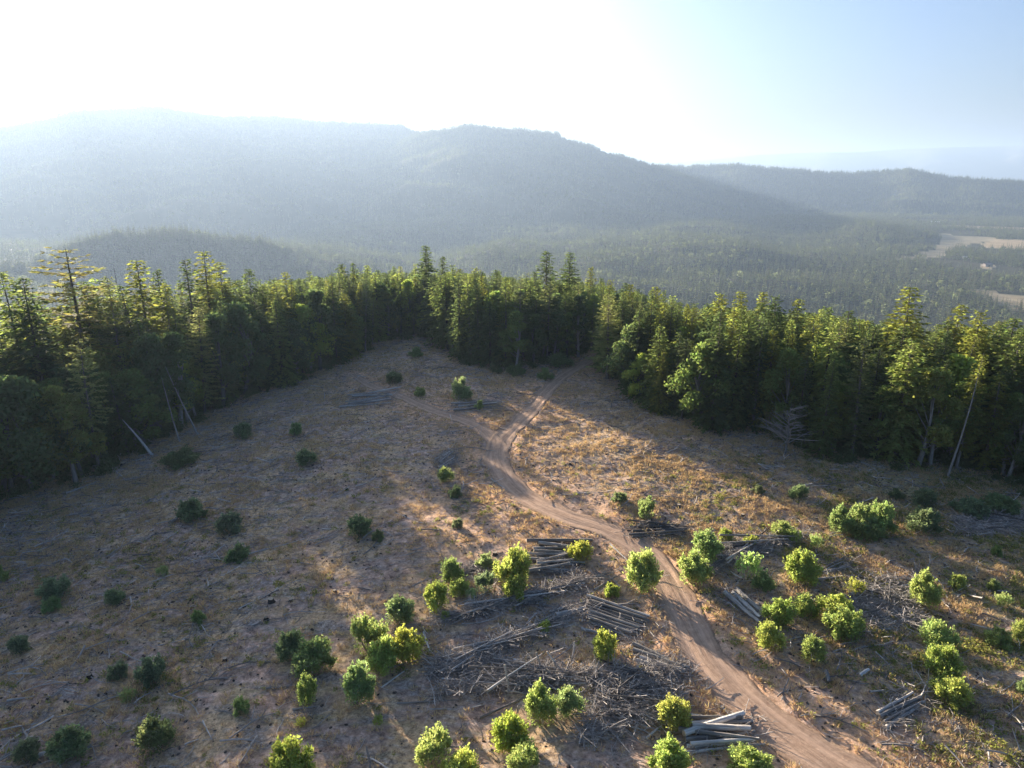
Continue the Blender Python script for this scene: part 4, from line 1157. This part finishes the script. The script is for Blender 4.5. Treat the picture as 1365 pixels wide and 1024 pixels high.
SINGLES = [
 (322, 744, 406, 718, .09, 'p', 5, 'long curved pale branch lying on the bare left slope'), (88, 660, 131, 643, .13, 'p', 2, 'pale log near the left forest edge'),
 (44, 664, 84, 652, .05, 'p', 4, 'thin pale pole left of the log near the left forest'), (44, 1013, 76, 1004, .2, 'p', 3, 'bleached log lying at the foot of the wide lower-left bush'),
 (100, 1010, 122, 996, .18, 'p', 2, 'short bleached log right of the wide lower-left bush'), (228, 702, 237, 693, .24, 'p', 2, 'short thick pale stub beside the dark bush on left slope'),
 (1133, 797, 1216, 781, .14, 'p', 5, 'long pale crooked branch reaching to the tall bright bush'), (566, 807, 588, 830, .1, 'p', 5, 'bent grey branch below the round yellow-green bush'),
 (565, 845, 573, 873, .1, 'p', 3, 'pale log right of the brightest bush of the cluster'), (502, 902, 580, 877, .09, 'g', 4, 'long thin log behind the tight bush cluster'),
 (508, 921, 545, 898, .07, 'p', 6, 'pale crooked branch downhill of the tight bush cluster'), (775, 841, 812, 848, .16, 'p', 3, 'thick pale log left of the upright yellow-green bush'),
 (792, 790, 822, 772, .12, 'p', 3, 'short log crossing another at the verge above the big lone bush'), (813, 728, 836, 752, .09, 'p', 3, 'thin log crossing the short one at the road verge'),
 (700, 905, 760, 868, .09, 'p', 2, 'pale pole lying crosswise over the tangled poles'), (773, 899, 812, 922, .15, 'g', 2, 'thick grey log right of the tangled poles'),
 (740, 913, 782, 914, .1, 'p', 1, 'straight pale pole right of the large bright bush'), (1150, 842, 1190, 843, .1, 'p', 1, 'straight pale pole below the flat slash'),
 (1101, 897, 1105, 910, .16, 'p', 0, 'short white log beside the bare orange soil patch'), (1145, 905, 1157, 898, .14, 'p', 0, 'short grey log in the grass right of the bare soil'),
 (946, 752, 982, 714, .12, 'p', 6, 'pale trunk standing out on the left flank of the dark slash heap'), (905, 608, 930, 598, .08, 'p', 5, 'pale branch on the slope below the right forest edge'),
 (1010, 620, 1030, 630, .07, 'p', 5, 'thin pale branch on the slope near the grey leafless tree'), (255, 605, 300, 601, .08, 'd', 5, 'dark branch right of the low wide bush'),
 (272, 965, 282, 992, .06, 'p', 6, 'forked white branch above the large dark lower-left bush'), (247, 996, 266, 990, .07, 'p', 4, 'short pale pole right of the large dark lower-left bush'),
 (390, 947, 422, 944, .07, 'p', 3, 'thin pale pole below the half-lit upright bush'), (10, 938, 48, 930, .1, 'p', 5, 'pale branch on the slope at the left edge'),
 (655, 640, 676, 655, .1, 'g', 3, 'log along the bank inside the bend of the road'), (890, 975, 905, 940, .12, 'p', 4, 'pale log slanting down behind the olive-yellow bush'),
 (960, 945, 985, 968, .07, 'p', 5, 'thin branch lying along the left verge of the road'), (640, 960, 712, 925, .09, 'g', 3, 'long grey pole left of the wide yellow-green bush'),
 (530, 940, 612, 938, .06, 'g', 3, 'thin straight pole on the lit slope below the cluster'), (770, 1000, 830, 975, .08, 'g', 5, 'long crooked branch at the lower edge below the slash'),
 (860, 985, 884, 968, .1, 'p', 6, 'crooked pale root-like branch left of the thick log stack'),]
SP = hit([s[0] for s in SINGLES] + [s[2] for s in SINGLES], [s[1] for s in SINGLES] + [s[3] for s in SINGLES])
for q, (u0, v0, u1, v1, r, tone, k, lab) in enumerate(SINGLES):
    put_log(SP[q][:2], SP[q + len(SINGLES)][:2], r, tone, k, lab, 'single logs and branches on the ground', .02)

# posts left standing in the slash: broken stems
for q, (u, v, h, tx, ty, lab) in enumerate(((678, 922, 2.6, .05, -.1, 'tall thin broken stem standing left of the tangled poles'), (721, 892, 1.7, .1, -.2, 'broken stem standing behind the tangled poles'),
                                          (745, 893, 1.8, -.1, -.5, 'broken stem leaning left behind the large bright bush'), (762, 878, 1.6, 0, .12, 'broken stem standing among the crossed pale poles'),
                                          (493, 1022, 1.9, .05, -.05, 'thin broken stem standing at the lower edge left of the bushes'), (790, 905, 1.5, 0, .3, 'broken stem leaning right above the thick grey log'))):
    p = hit([u], [v])[0]; b = MB(); s = np.linspace(0, 1, 5); b.tube(np.column_stack([.05 * np.sin(s * 4), 0 * s, s * h]), np.linspace(.09, .05, 5), 7, 0, 1, .1, gl)
    o = link('broken_stem', b.build('broken_stem'), [M_LOGPALE, M_CUT]); o.location = (p[0], p[1], gz(p[0], p[1]) - .1); o.rotation_euler = (tx, ty, 0)
    tag(o, lab, 'stem', 'broken stems standing in the slash')

# stumps
def stump_mesh(seed):
    g = np.random.default_rng(seed); b = MB(); s = np.array([-.2, 0, .15, .3, .45]); b.tube(np.column_stack([0 * s, 0 * s, s]), [.42, .38, .29, .26, .25], 10, 0, 1, .12, g); return b.build('stump')


ST = [stump_mesh(q) for q in (1, 2, 3)]
for q in ST: q.materials.append(M_STUMP); q.materials.append(M_CUT)
STUMPS = [(165, 622, 1.2, 'dark stump at the foot of the left forest'), (362, 806, .9, 'dark stump in the middle of the shaded left slope'), (355, 826, .7, 'small dark stump just below another on the shaded left slope'),
          (388, 805, .6, 'small dark stump right of a bigger one on the shaded slope'), (905, 676, .8, 'dark stump on the open slope right of the upright bush'), (660, 742, .8, 'dark stump on the lit soil above the upper log stack'),
          (990, 690, .7, 'dark stump on the slope above the dark slash heap'), (462, 655, .7, 'dark stump on the upper shaded slope left of the road bend'), (540, 690, .6, 'small dark stump on the slope left of the lit soil'), (446, 790, .6, 'dark stump downhill of the lone bush on the shaded slope'), (120, 905, .7, 'dark stump left of the two low bushes on the left slope'), (300, 880, .6, 'dark stump alone on the lower left slope'), (930, 630, .6, 'dark stump under the right forest edge'), (1120, 655, .7, 'dark stump right of the lone bush on the open slope'), (760, 620, .6, 'dark stump right of the road bend')]
for q, (u, v, s, lab) in enumerate(STUMPS):
    p = hit([u], [v])[0]; o = link('stump', ST[q % 3], []); o.location = (p[0], p[1], gz(p[0], p[1])); o.scale = (s, s, s * .9); o.rotation_euler = (0, 0, q * 1.3); tag(o, lab, 'stump', 'stumps in the clearing')

# ------------------------------------------------------------------ litter, grass and weeds
def clearing_pts(n, g, dens=None, rmin=26):
    a = np.radians(g.uniform(-48, 48, n)); r = rmin + (edge_r(a) + 3 - rmin) * np.sqrt(g.random(n)); x, y = r * np.sin(a), r * np.cos(a)
    k = road_dist(x, y) > (0.1 if dens is None else .25)
    if dens is not None: k &= g.random(n) < dens(x, y)
    return x[k], y[k]


def stick(seed, k=4, fork=True):
    g = np.random.default_rng(seed); b = MB(); s = np.linspace(-.5, .5, 6)
    p = np.column_stack([s, .06 * np.sin(s * 5 + seed), .05 * np.cos(s * 4 + seed) + .03]); b.tube(p, np.linspace(.022, .008, 6), k)
    if fork:
        for q in range(3):
            i = int(g.integers(1, 5)); d = unit(np.array([.6, g.choice([-1, 1]) * g.uniform(.4, 1), g.uniform(0, .5)])); b.tube([p[i], p[i] + d * g.uniform(.15, .35)], [.012, .005], 3)
    return b.build('stick')


def tuft(seed, n=16, h=.42):
    g = np.random.default_rng(seed); b = MB(); a = g.uniform(0, 6.28, n); d = unit(np.stack([np.cos(a) * .55, np.sin(a) * .55, g.uniform(.5, 1.2, n)], 1)); l = h * g.uniform(.5, 1.2, n)
    w = unit(np.cross(d, g.normal(size=(n, 3)))); b.blades(d * l[:, None] / 2 + np.stack([np.cos(a), np.sin(a), 0 * a], 1) * .07, d, w, l, .045); return b.build('tuft', False)


def weed(seed, n=26):
    g = np.random.default_rng(seed); b = MB(); p = g.normal(0, .18, (n, 3)); p[:, 2] = np.abs(p[:, 2]) + .05; d = unit(g.normal(size=(n, 3)) + [0, 0, .6]); w = unit(np.cross(d, g.normal(size=(n, 3)))); b.blades(p, d, w, .2, .1); return b.build('weed', False)


def clod(seed):
    g = np.random.default_rng(seed); b = MB(); s = np.linspace(-1, 1, 5); b.tube(np.column_stack([0 * s, 0 * s, s * .09]), [.02, .12, .16, .12, .02], 6, 0, None, .3, g); return b.build('clod', False)


gs = np.random.default_rng(44)
slash_d = lambda x, y: .35 + .65 * sstep(.0, .45, fbm(x, y, 11, 3))
x, y = clearing_pts(40000, gs, slash_d); n = len(x); L = gs.uniform(.5, 1.7, n) * (1 + 1.5 * (gs.random(n) < .10)); th = np.where(gs.random(n) < .5, gs.normal(.45, .45, n), gs.uniform(0, 6.28, n))
scatter('slash', np.stack([x, y, ground(x, y) + .03], 1), np.stack([gs.normal(0, .3, n), gs.normal(0, .12, n), th], 1), np.stack([L, L * .8 + .3, L * .8 + .3], 1), [source('stick', stick(s), [M_TWIG]) for s in (1, 2, 3, 4)], 'grey twigs and broken branches littering the cleared ground', 'slash')
# heavier brush inside the heaps
hx, hy, hz = [], [], []
for (ph, nl, fl, n, layers, r, jit, lv, tones, kmax, lift) in PILES:
    tidy = lift < .25
    Q4 = hit([nl[0], nl[2], fl[0], fl[2]], [nl[1], nl[3], fl[1], fl[3]])[:, :2]; m = 170 if tidy else 1200; lift = .12 if tidy else lift
    s, t = gs.random(m)[:, None] * 1.3 - .15, gs.random(m)[:, None] * 1.3 - .15
    p = (Q4[0] * (1 - t) + Q4[2] * t) * (1 - s) + (Q4[1] * (1 - t) + Q4[3] * t) * s; hx += list(p[:, 0]); hy += list(p[:, 1]); hz += list(np.abs(gs.normal(0, lift * .4, m)))
hx, hy, hz = map(np.array, (hx, hy, hz)); n = len(hx); L = gs.uniform(.7, 3.2, n) ** 1.0
scatter('brush', np.stack([hx, hy, ground(hx, hy) + .05 + hz], 1), np.stack([gs.normal(0, .5, n), gs.normal(0, .25, n), gs.uniform(0, 6.28, n)], 1), np.stack([L, .3 + .34 * L, .3 + .34 * L], 1), [source('stick', stick(s), [M_TWIG]) for s in (11, 12, 13, 14, 15)], 'tangled grey brushwood in the slash heaps', 'brushwood')
grass_d = lambda x, y: .25 + .75 * sstep(-.15, .35, fbm(x + 90, y, 6, 3))
x, y = clearing_pts(90000, gs, grass_d); n = len(x); s = gs.uniform(.45, 1.15, n)
scatter('dry_grass', np.stack([x, y, ground(x, y) - .02], 1), rz(n, .12), np.stack([s, s, s * gs.uniform(.6, 1.2, n)], 1), [source('tuft', tuft(q), [M_GRASS]) for q in (1, 2, 3)], 'dry straw-coloured grass over the cleared ground', 'grass')
weed_d = lambda x, y: np.clip(.06 + .9 * sstep(12, 40, x) * sstep(-.1, .35, fbm(x - 50, y, 8, 3)) + .35 * sstep(.15, .5, fbm(x - 50, y + 70, 9, 3)), 0, 1) * sstep(95, 60, y)
x, y = clearing_pts(42000, gs, weed_d); n = len(x); s = gs.uniform(.5, 1.3, n)
scatter('weeds', np.stack([x, y, ground(x, y)], 1), rz(n, .1), np.stack([s, s, s * .8], 1), [source('weed', weed(q), [M_WEED]) for q in (1, 2, 3)], 'low yellow-green weeds between the logs', 'weeds')
x, y = clearing_pts(17000, gs, lambda x, y: .3 + .7 * sstep(-.1, .4, fbm(x + 20, y - 40, 9, 3))); n = len(x); s = gs.uniform(.25, .95, n)
scatter('clods', np.stack([x, y, ground(x, y)], 1), rz(n, .5), np.stack([s, s * 1.2, s], 1), [source('clod', clod(q), [simple_mat('dark soil clod', (.03, .024, .02), (.15, .115, .09), 3)]) for q in (1, 2, 3)], 'dark clods and bark chips on the cleared soil', 'clods')

# ------------------------------------------------------------------ farm buildings far down the valley
def barn(u, v, L, Wd, Hh, rot, roof_c, wall_c, label):
    d = rays([u], [v])[0]; t = (ZV + 4 - CAM[2]) / d[2]; p = CAM + d * t; z = float(ground_base(np.array([p[0]]), np.array([p[1]]))[0])
    root = empty('barn', (p[0], p[1], z), rot); l, w = L / 2, Wd / 2
    b = MB(); b.add([(-l, -w, -2), (l, -w, -2), (l, w, -2), (-l, w, -2), (-l, -w, Hh), (l, -w, Hh), (l, w, Hh), (-l, w, Hh)], [(0, 1, 5, 4), (1, 2, 6, 5), (2, 3, 7, 6), (3, 0, 4, 7)])
    b.add([(-l, -w, Hh), (-l, w, Hh), (-l, 0, Hh * 1.6), (l, -w, Hh), (l, w, Hh), (l, 0, Hh * 1.6)], [(0, 2, 1), (3, 4, 5)])
    link('wall', b.build('wall', False), [simple_mat('barn wall', wall_c, tuple(c * 1.2 for c in wall_c), .4)], root)
    f = MB(); e = .6
    for sg in (-1, 1): f.add([(-l - e, sg * (w + e), Hh - .3), (l + e, sg * (w + e), Hh - .3), (l + e, 0, Hh * 1.6 + .3), (-l - e, 0, Hh * 1.6 + .3), (-l - e, sg * (w + e), Hh), (l + e, sg * (w + e), Hh), (l + e, 0, Hh * 1.6 + .6), (-l - e, 0, Hh * 1.6 + .6)], [(0, 1, 2, 3), (4, 5, 6, 7), (0, 1, 5, 4), (1, 2, 6, 5), (3, 0, 4, 7)])
    link('roof', f.build('roof', False), [simple_mat('barn roof', roof_c, tuple(min(1, c * 1.1) for c in roof_c), .3, .5)], root)
    dr = MB(); dr.add([(-3, -w - .1, -1), (3, -w - .1, -1), (3, -w - .1, Hh * .7), (-3, -w - .1, Hh * .7)], [(0, 1, 2, 3)]); link('door', dr.build('door', False), [simple_mat('barn door', (.12, .1, .09), (.16, .13, .11), .5)], root)
    tag(root, label, 'barn', 'farm buildings in the valley')


barn(1247, 296.5, 42, 20, 6, R(-25), (.78, .8, .82), (.5, .5, .5), 'white-roofed long barn among hazy fields far down the valley')
barn(1316, 353, 22, 12, 5, R(15), (.22, .15, .12), (.35, .3, .26), 'brown-roofed farmhouse in a small clearing of the valley woods')
barn(1288, 343, 16, 10, 4, R(-10), (.4, .38, .36), (.45, .43, .4), 'pale small barn beside the meadow in the valley')

# ------------------------------------------------------------------ haze
m, nt, out = mat('haze')
pv = N(nt, 'ShaderNodeVolumePrincipled'); pv.inputs['Density'].default_value = 1.12e-4; pv.inputs['Color'].default_value = (.40, .52, .69, 1); pv.inputs['Anisotropy'].default_value = .36
pv.inputs['Density Attribute'].default_value = ''
nt.links.new(pv.outputs[0], out.inputs['Volume'])
hb = MB(); s, z0, z1 = 28000.0, -760.0, 618.0
hb.add([(-s, -s, z0), (s, -s, z0), (s, s, z0), (-s, s, z0), (-s, -s, z1), (s, -s, z1), (s, s, z1), (-s, s, z1)], [(0, 3, 2, 1), (4, 5, 6, 7), (0, 1, 5, 4), (1, 2, 6, 5), (2, 3, 7, 6), (3, 0, 4, 7)])
tag(link('haze', hb.build('haze', False), [m]), 'pale morning haze filling the valley air', 'haze', kind='stuff')

# ------------------------------------------------------------------ light, sky, camera
SUN_AZ, SUN_EL = R(-33), R(10.9)
w = bpy.data.worlds.new('World'); SC.world = w; w.use_nodes = True; nt = w.node_tree
sky = nt.nodes.new('ShaderNodeTexSky'); sky.sky_type = 'NISHITA'; sky.sun_disc = False; sky.sun_elevation = SUN_EL; sky.sun_rotation = SUN_AZ
sky.altitude = 800; sky.air_density = 0.8; sky.dust_density = 8.0; sky.ozone_density = 4.0
bg = nt.nodes['Background']; bg.inputs['Strength'].default_value = .064; nt.links.new(sky.outputs[0], bg.inputs['Color'])
sl = bpy.data.lights.new('sun', 'SUN'); sl.energy = 4.9; sl.angle = R(.5); sl.color = (1.0, .87, .70)
so = bpy.data.objects.new('sun', sl); COL.objects.link(so)
sd = Vector((math.sin(SUN_AZ) * math.cos(SUN_EL), math.cos(SUN_AZ) * math.cos(SUN_EL), math.sin(SUN_EL)))
so.rotation_euler = sd.to_track_quat('Z', 'Y').to_euler(); so.location = (0, 0, 300)

cd = bpy.data.cameras.new('camera'); co = bpy.data.objects.new('camera', cd); COL.objects.link(co)
cd.sensor_width = 36; cd.lens = 36 * F / W; cd.clip_start = .5; cd.clip_end = 60000
co.location = CAM; co.rotation_euler = (math.pi / 2 - PITCH, 0, 0); SC.camera = co
SC.view_settings.view_transform = 'Standard'; SC.view_settings.look = 'None'; SC.view_settings.exposure = 2.12; SC.view_settings.gamma = 1
cy = SC.cycles; cy.use_denoising = True; cy.volume_bounces = 1; cy.max_bounces = 12; cy.diffuse_bounces = 6; cy.transmission_bounces = 8; cy.transparent_max_bounces = 6
cy.sample_clamp_indirect = 6; cy.volume_max_steps = 64
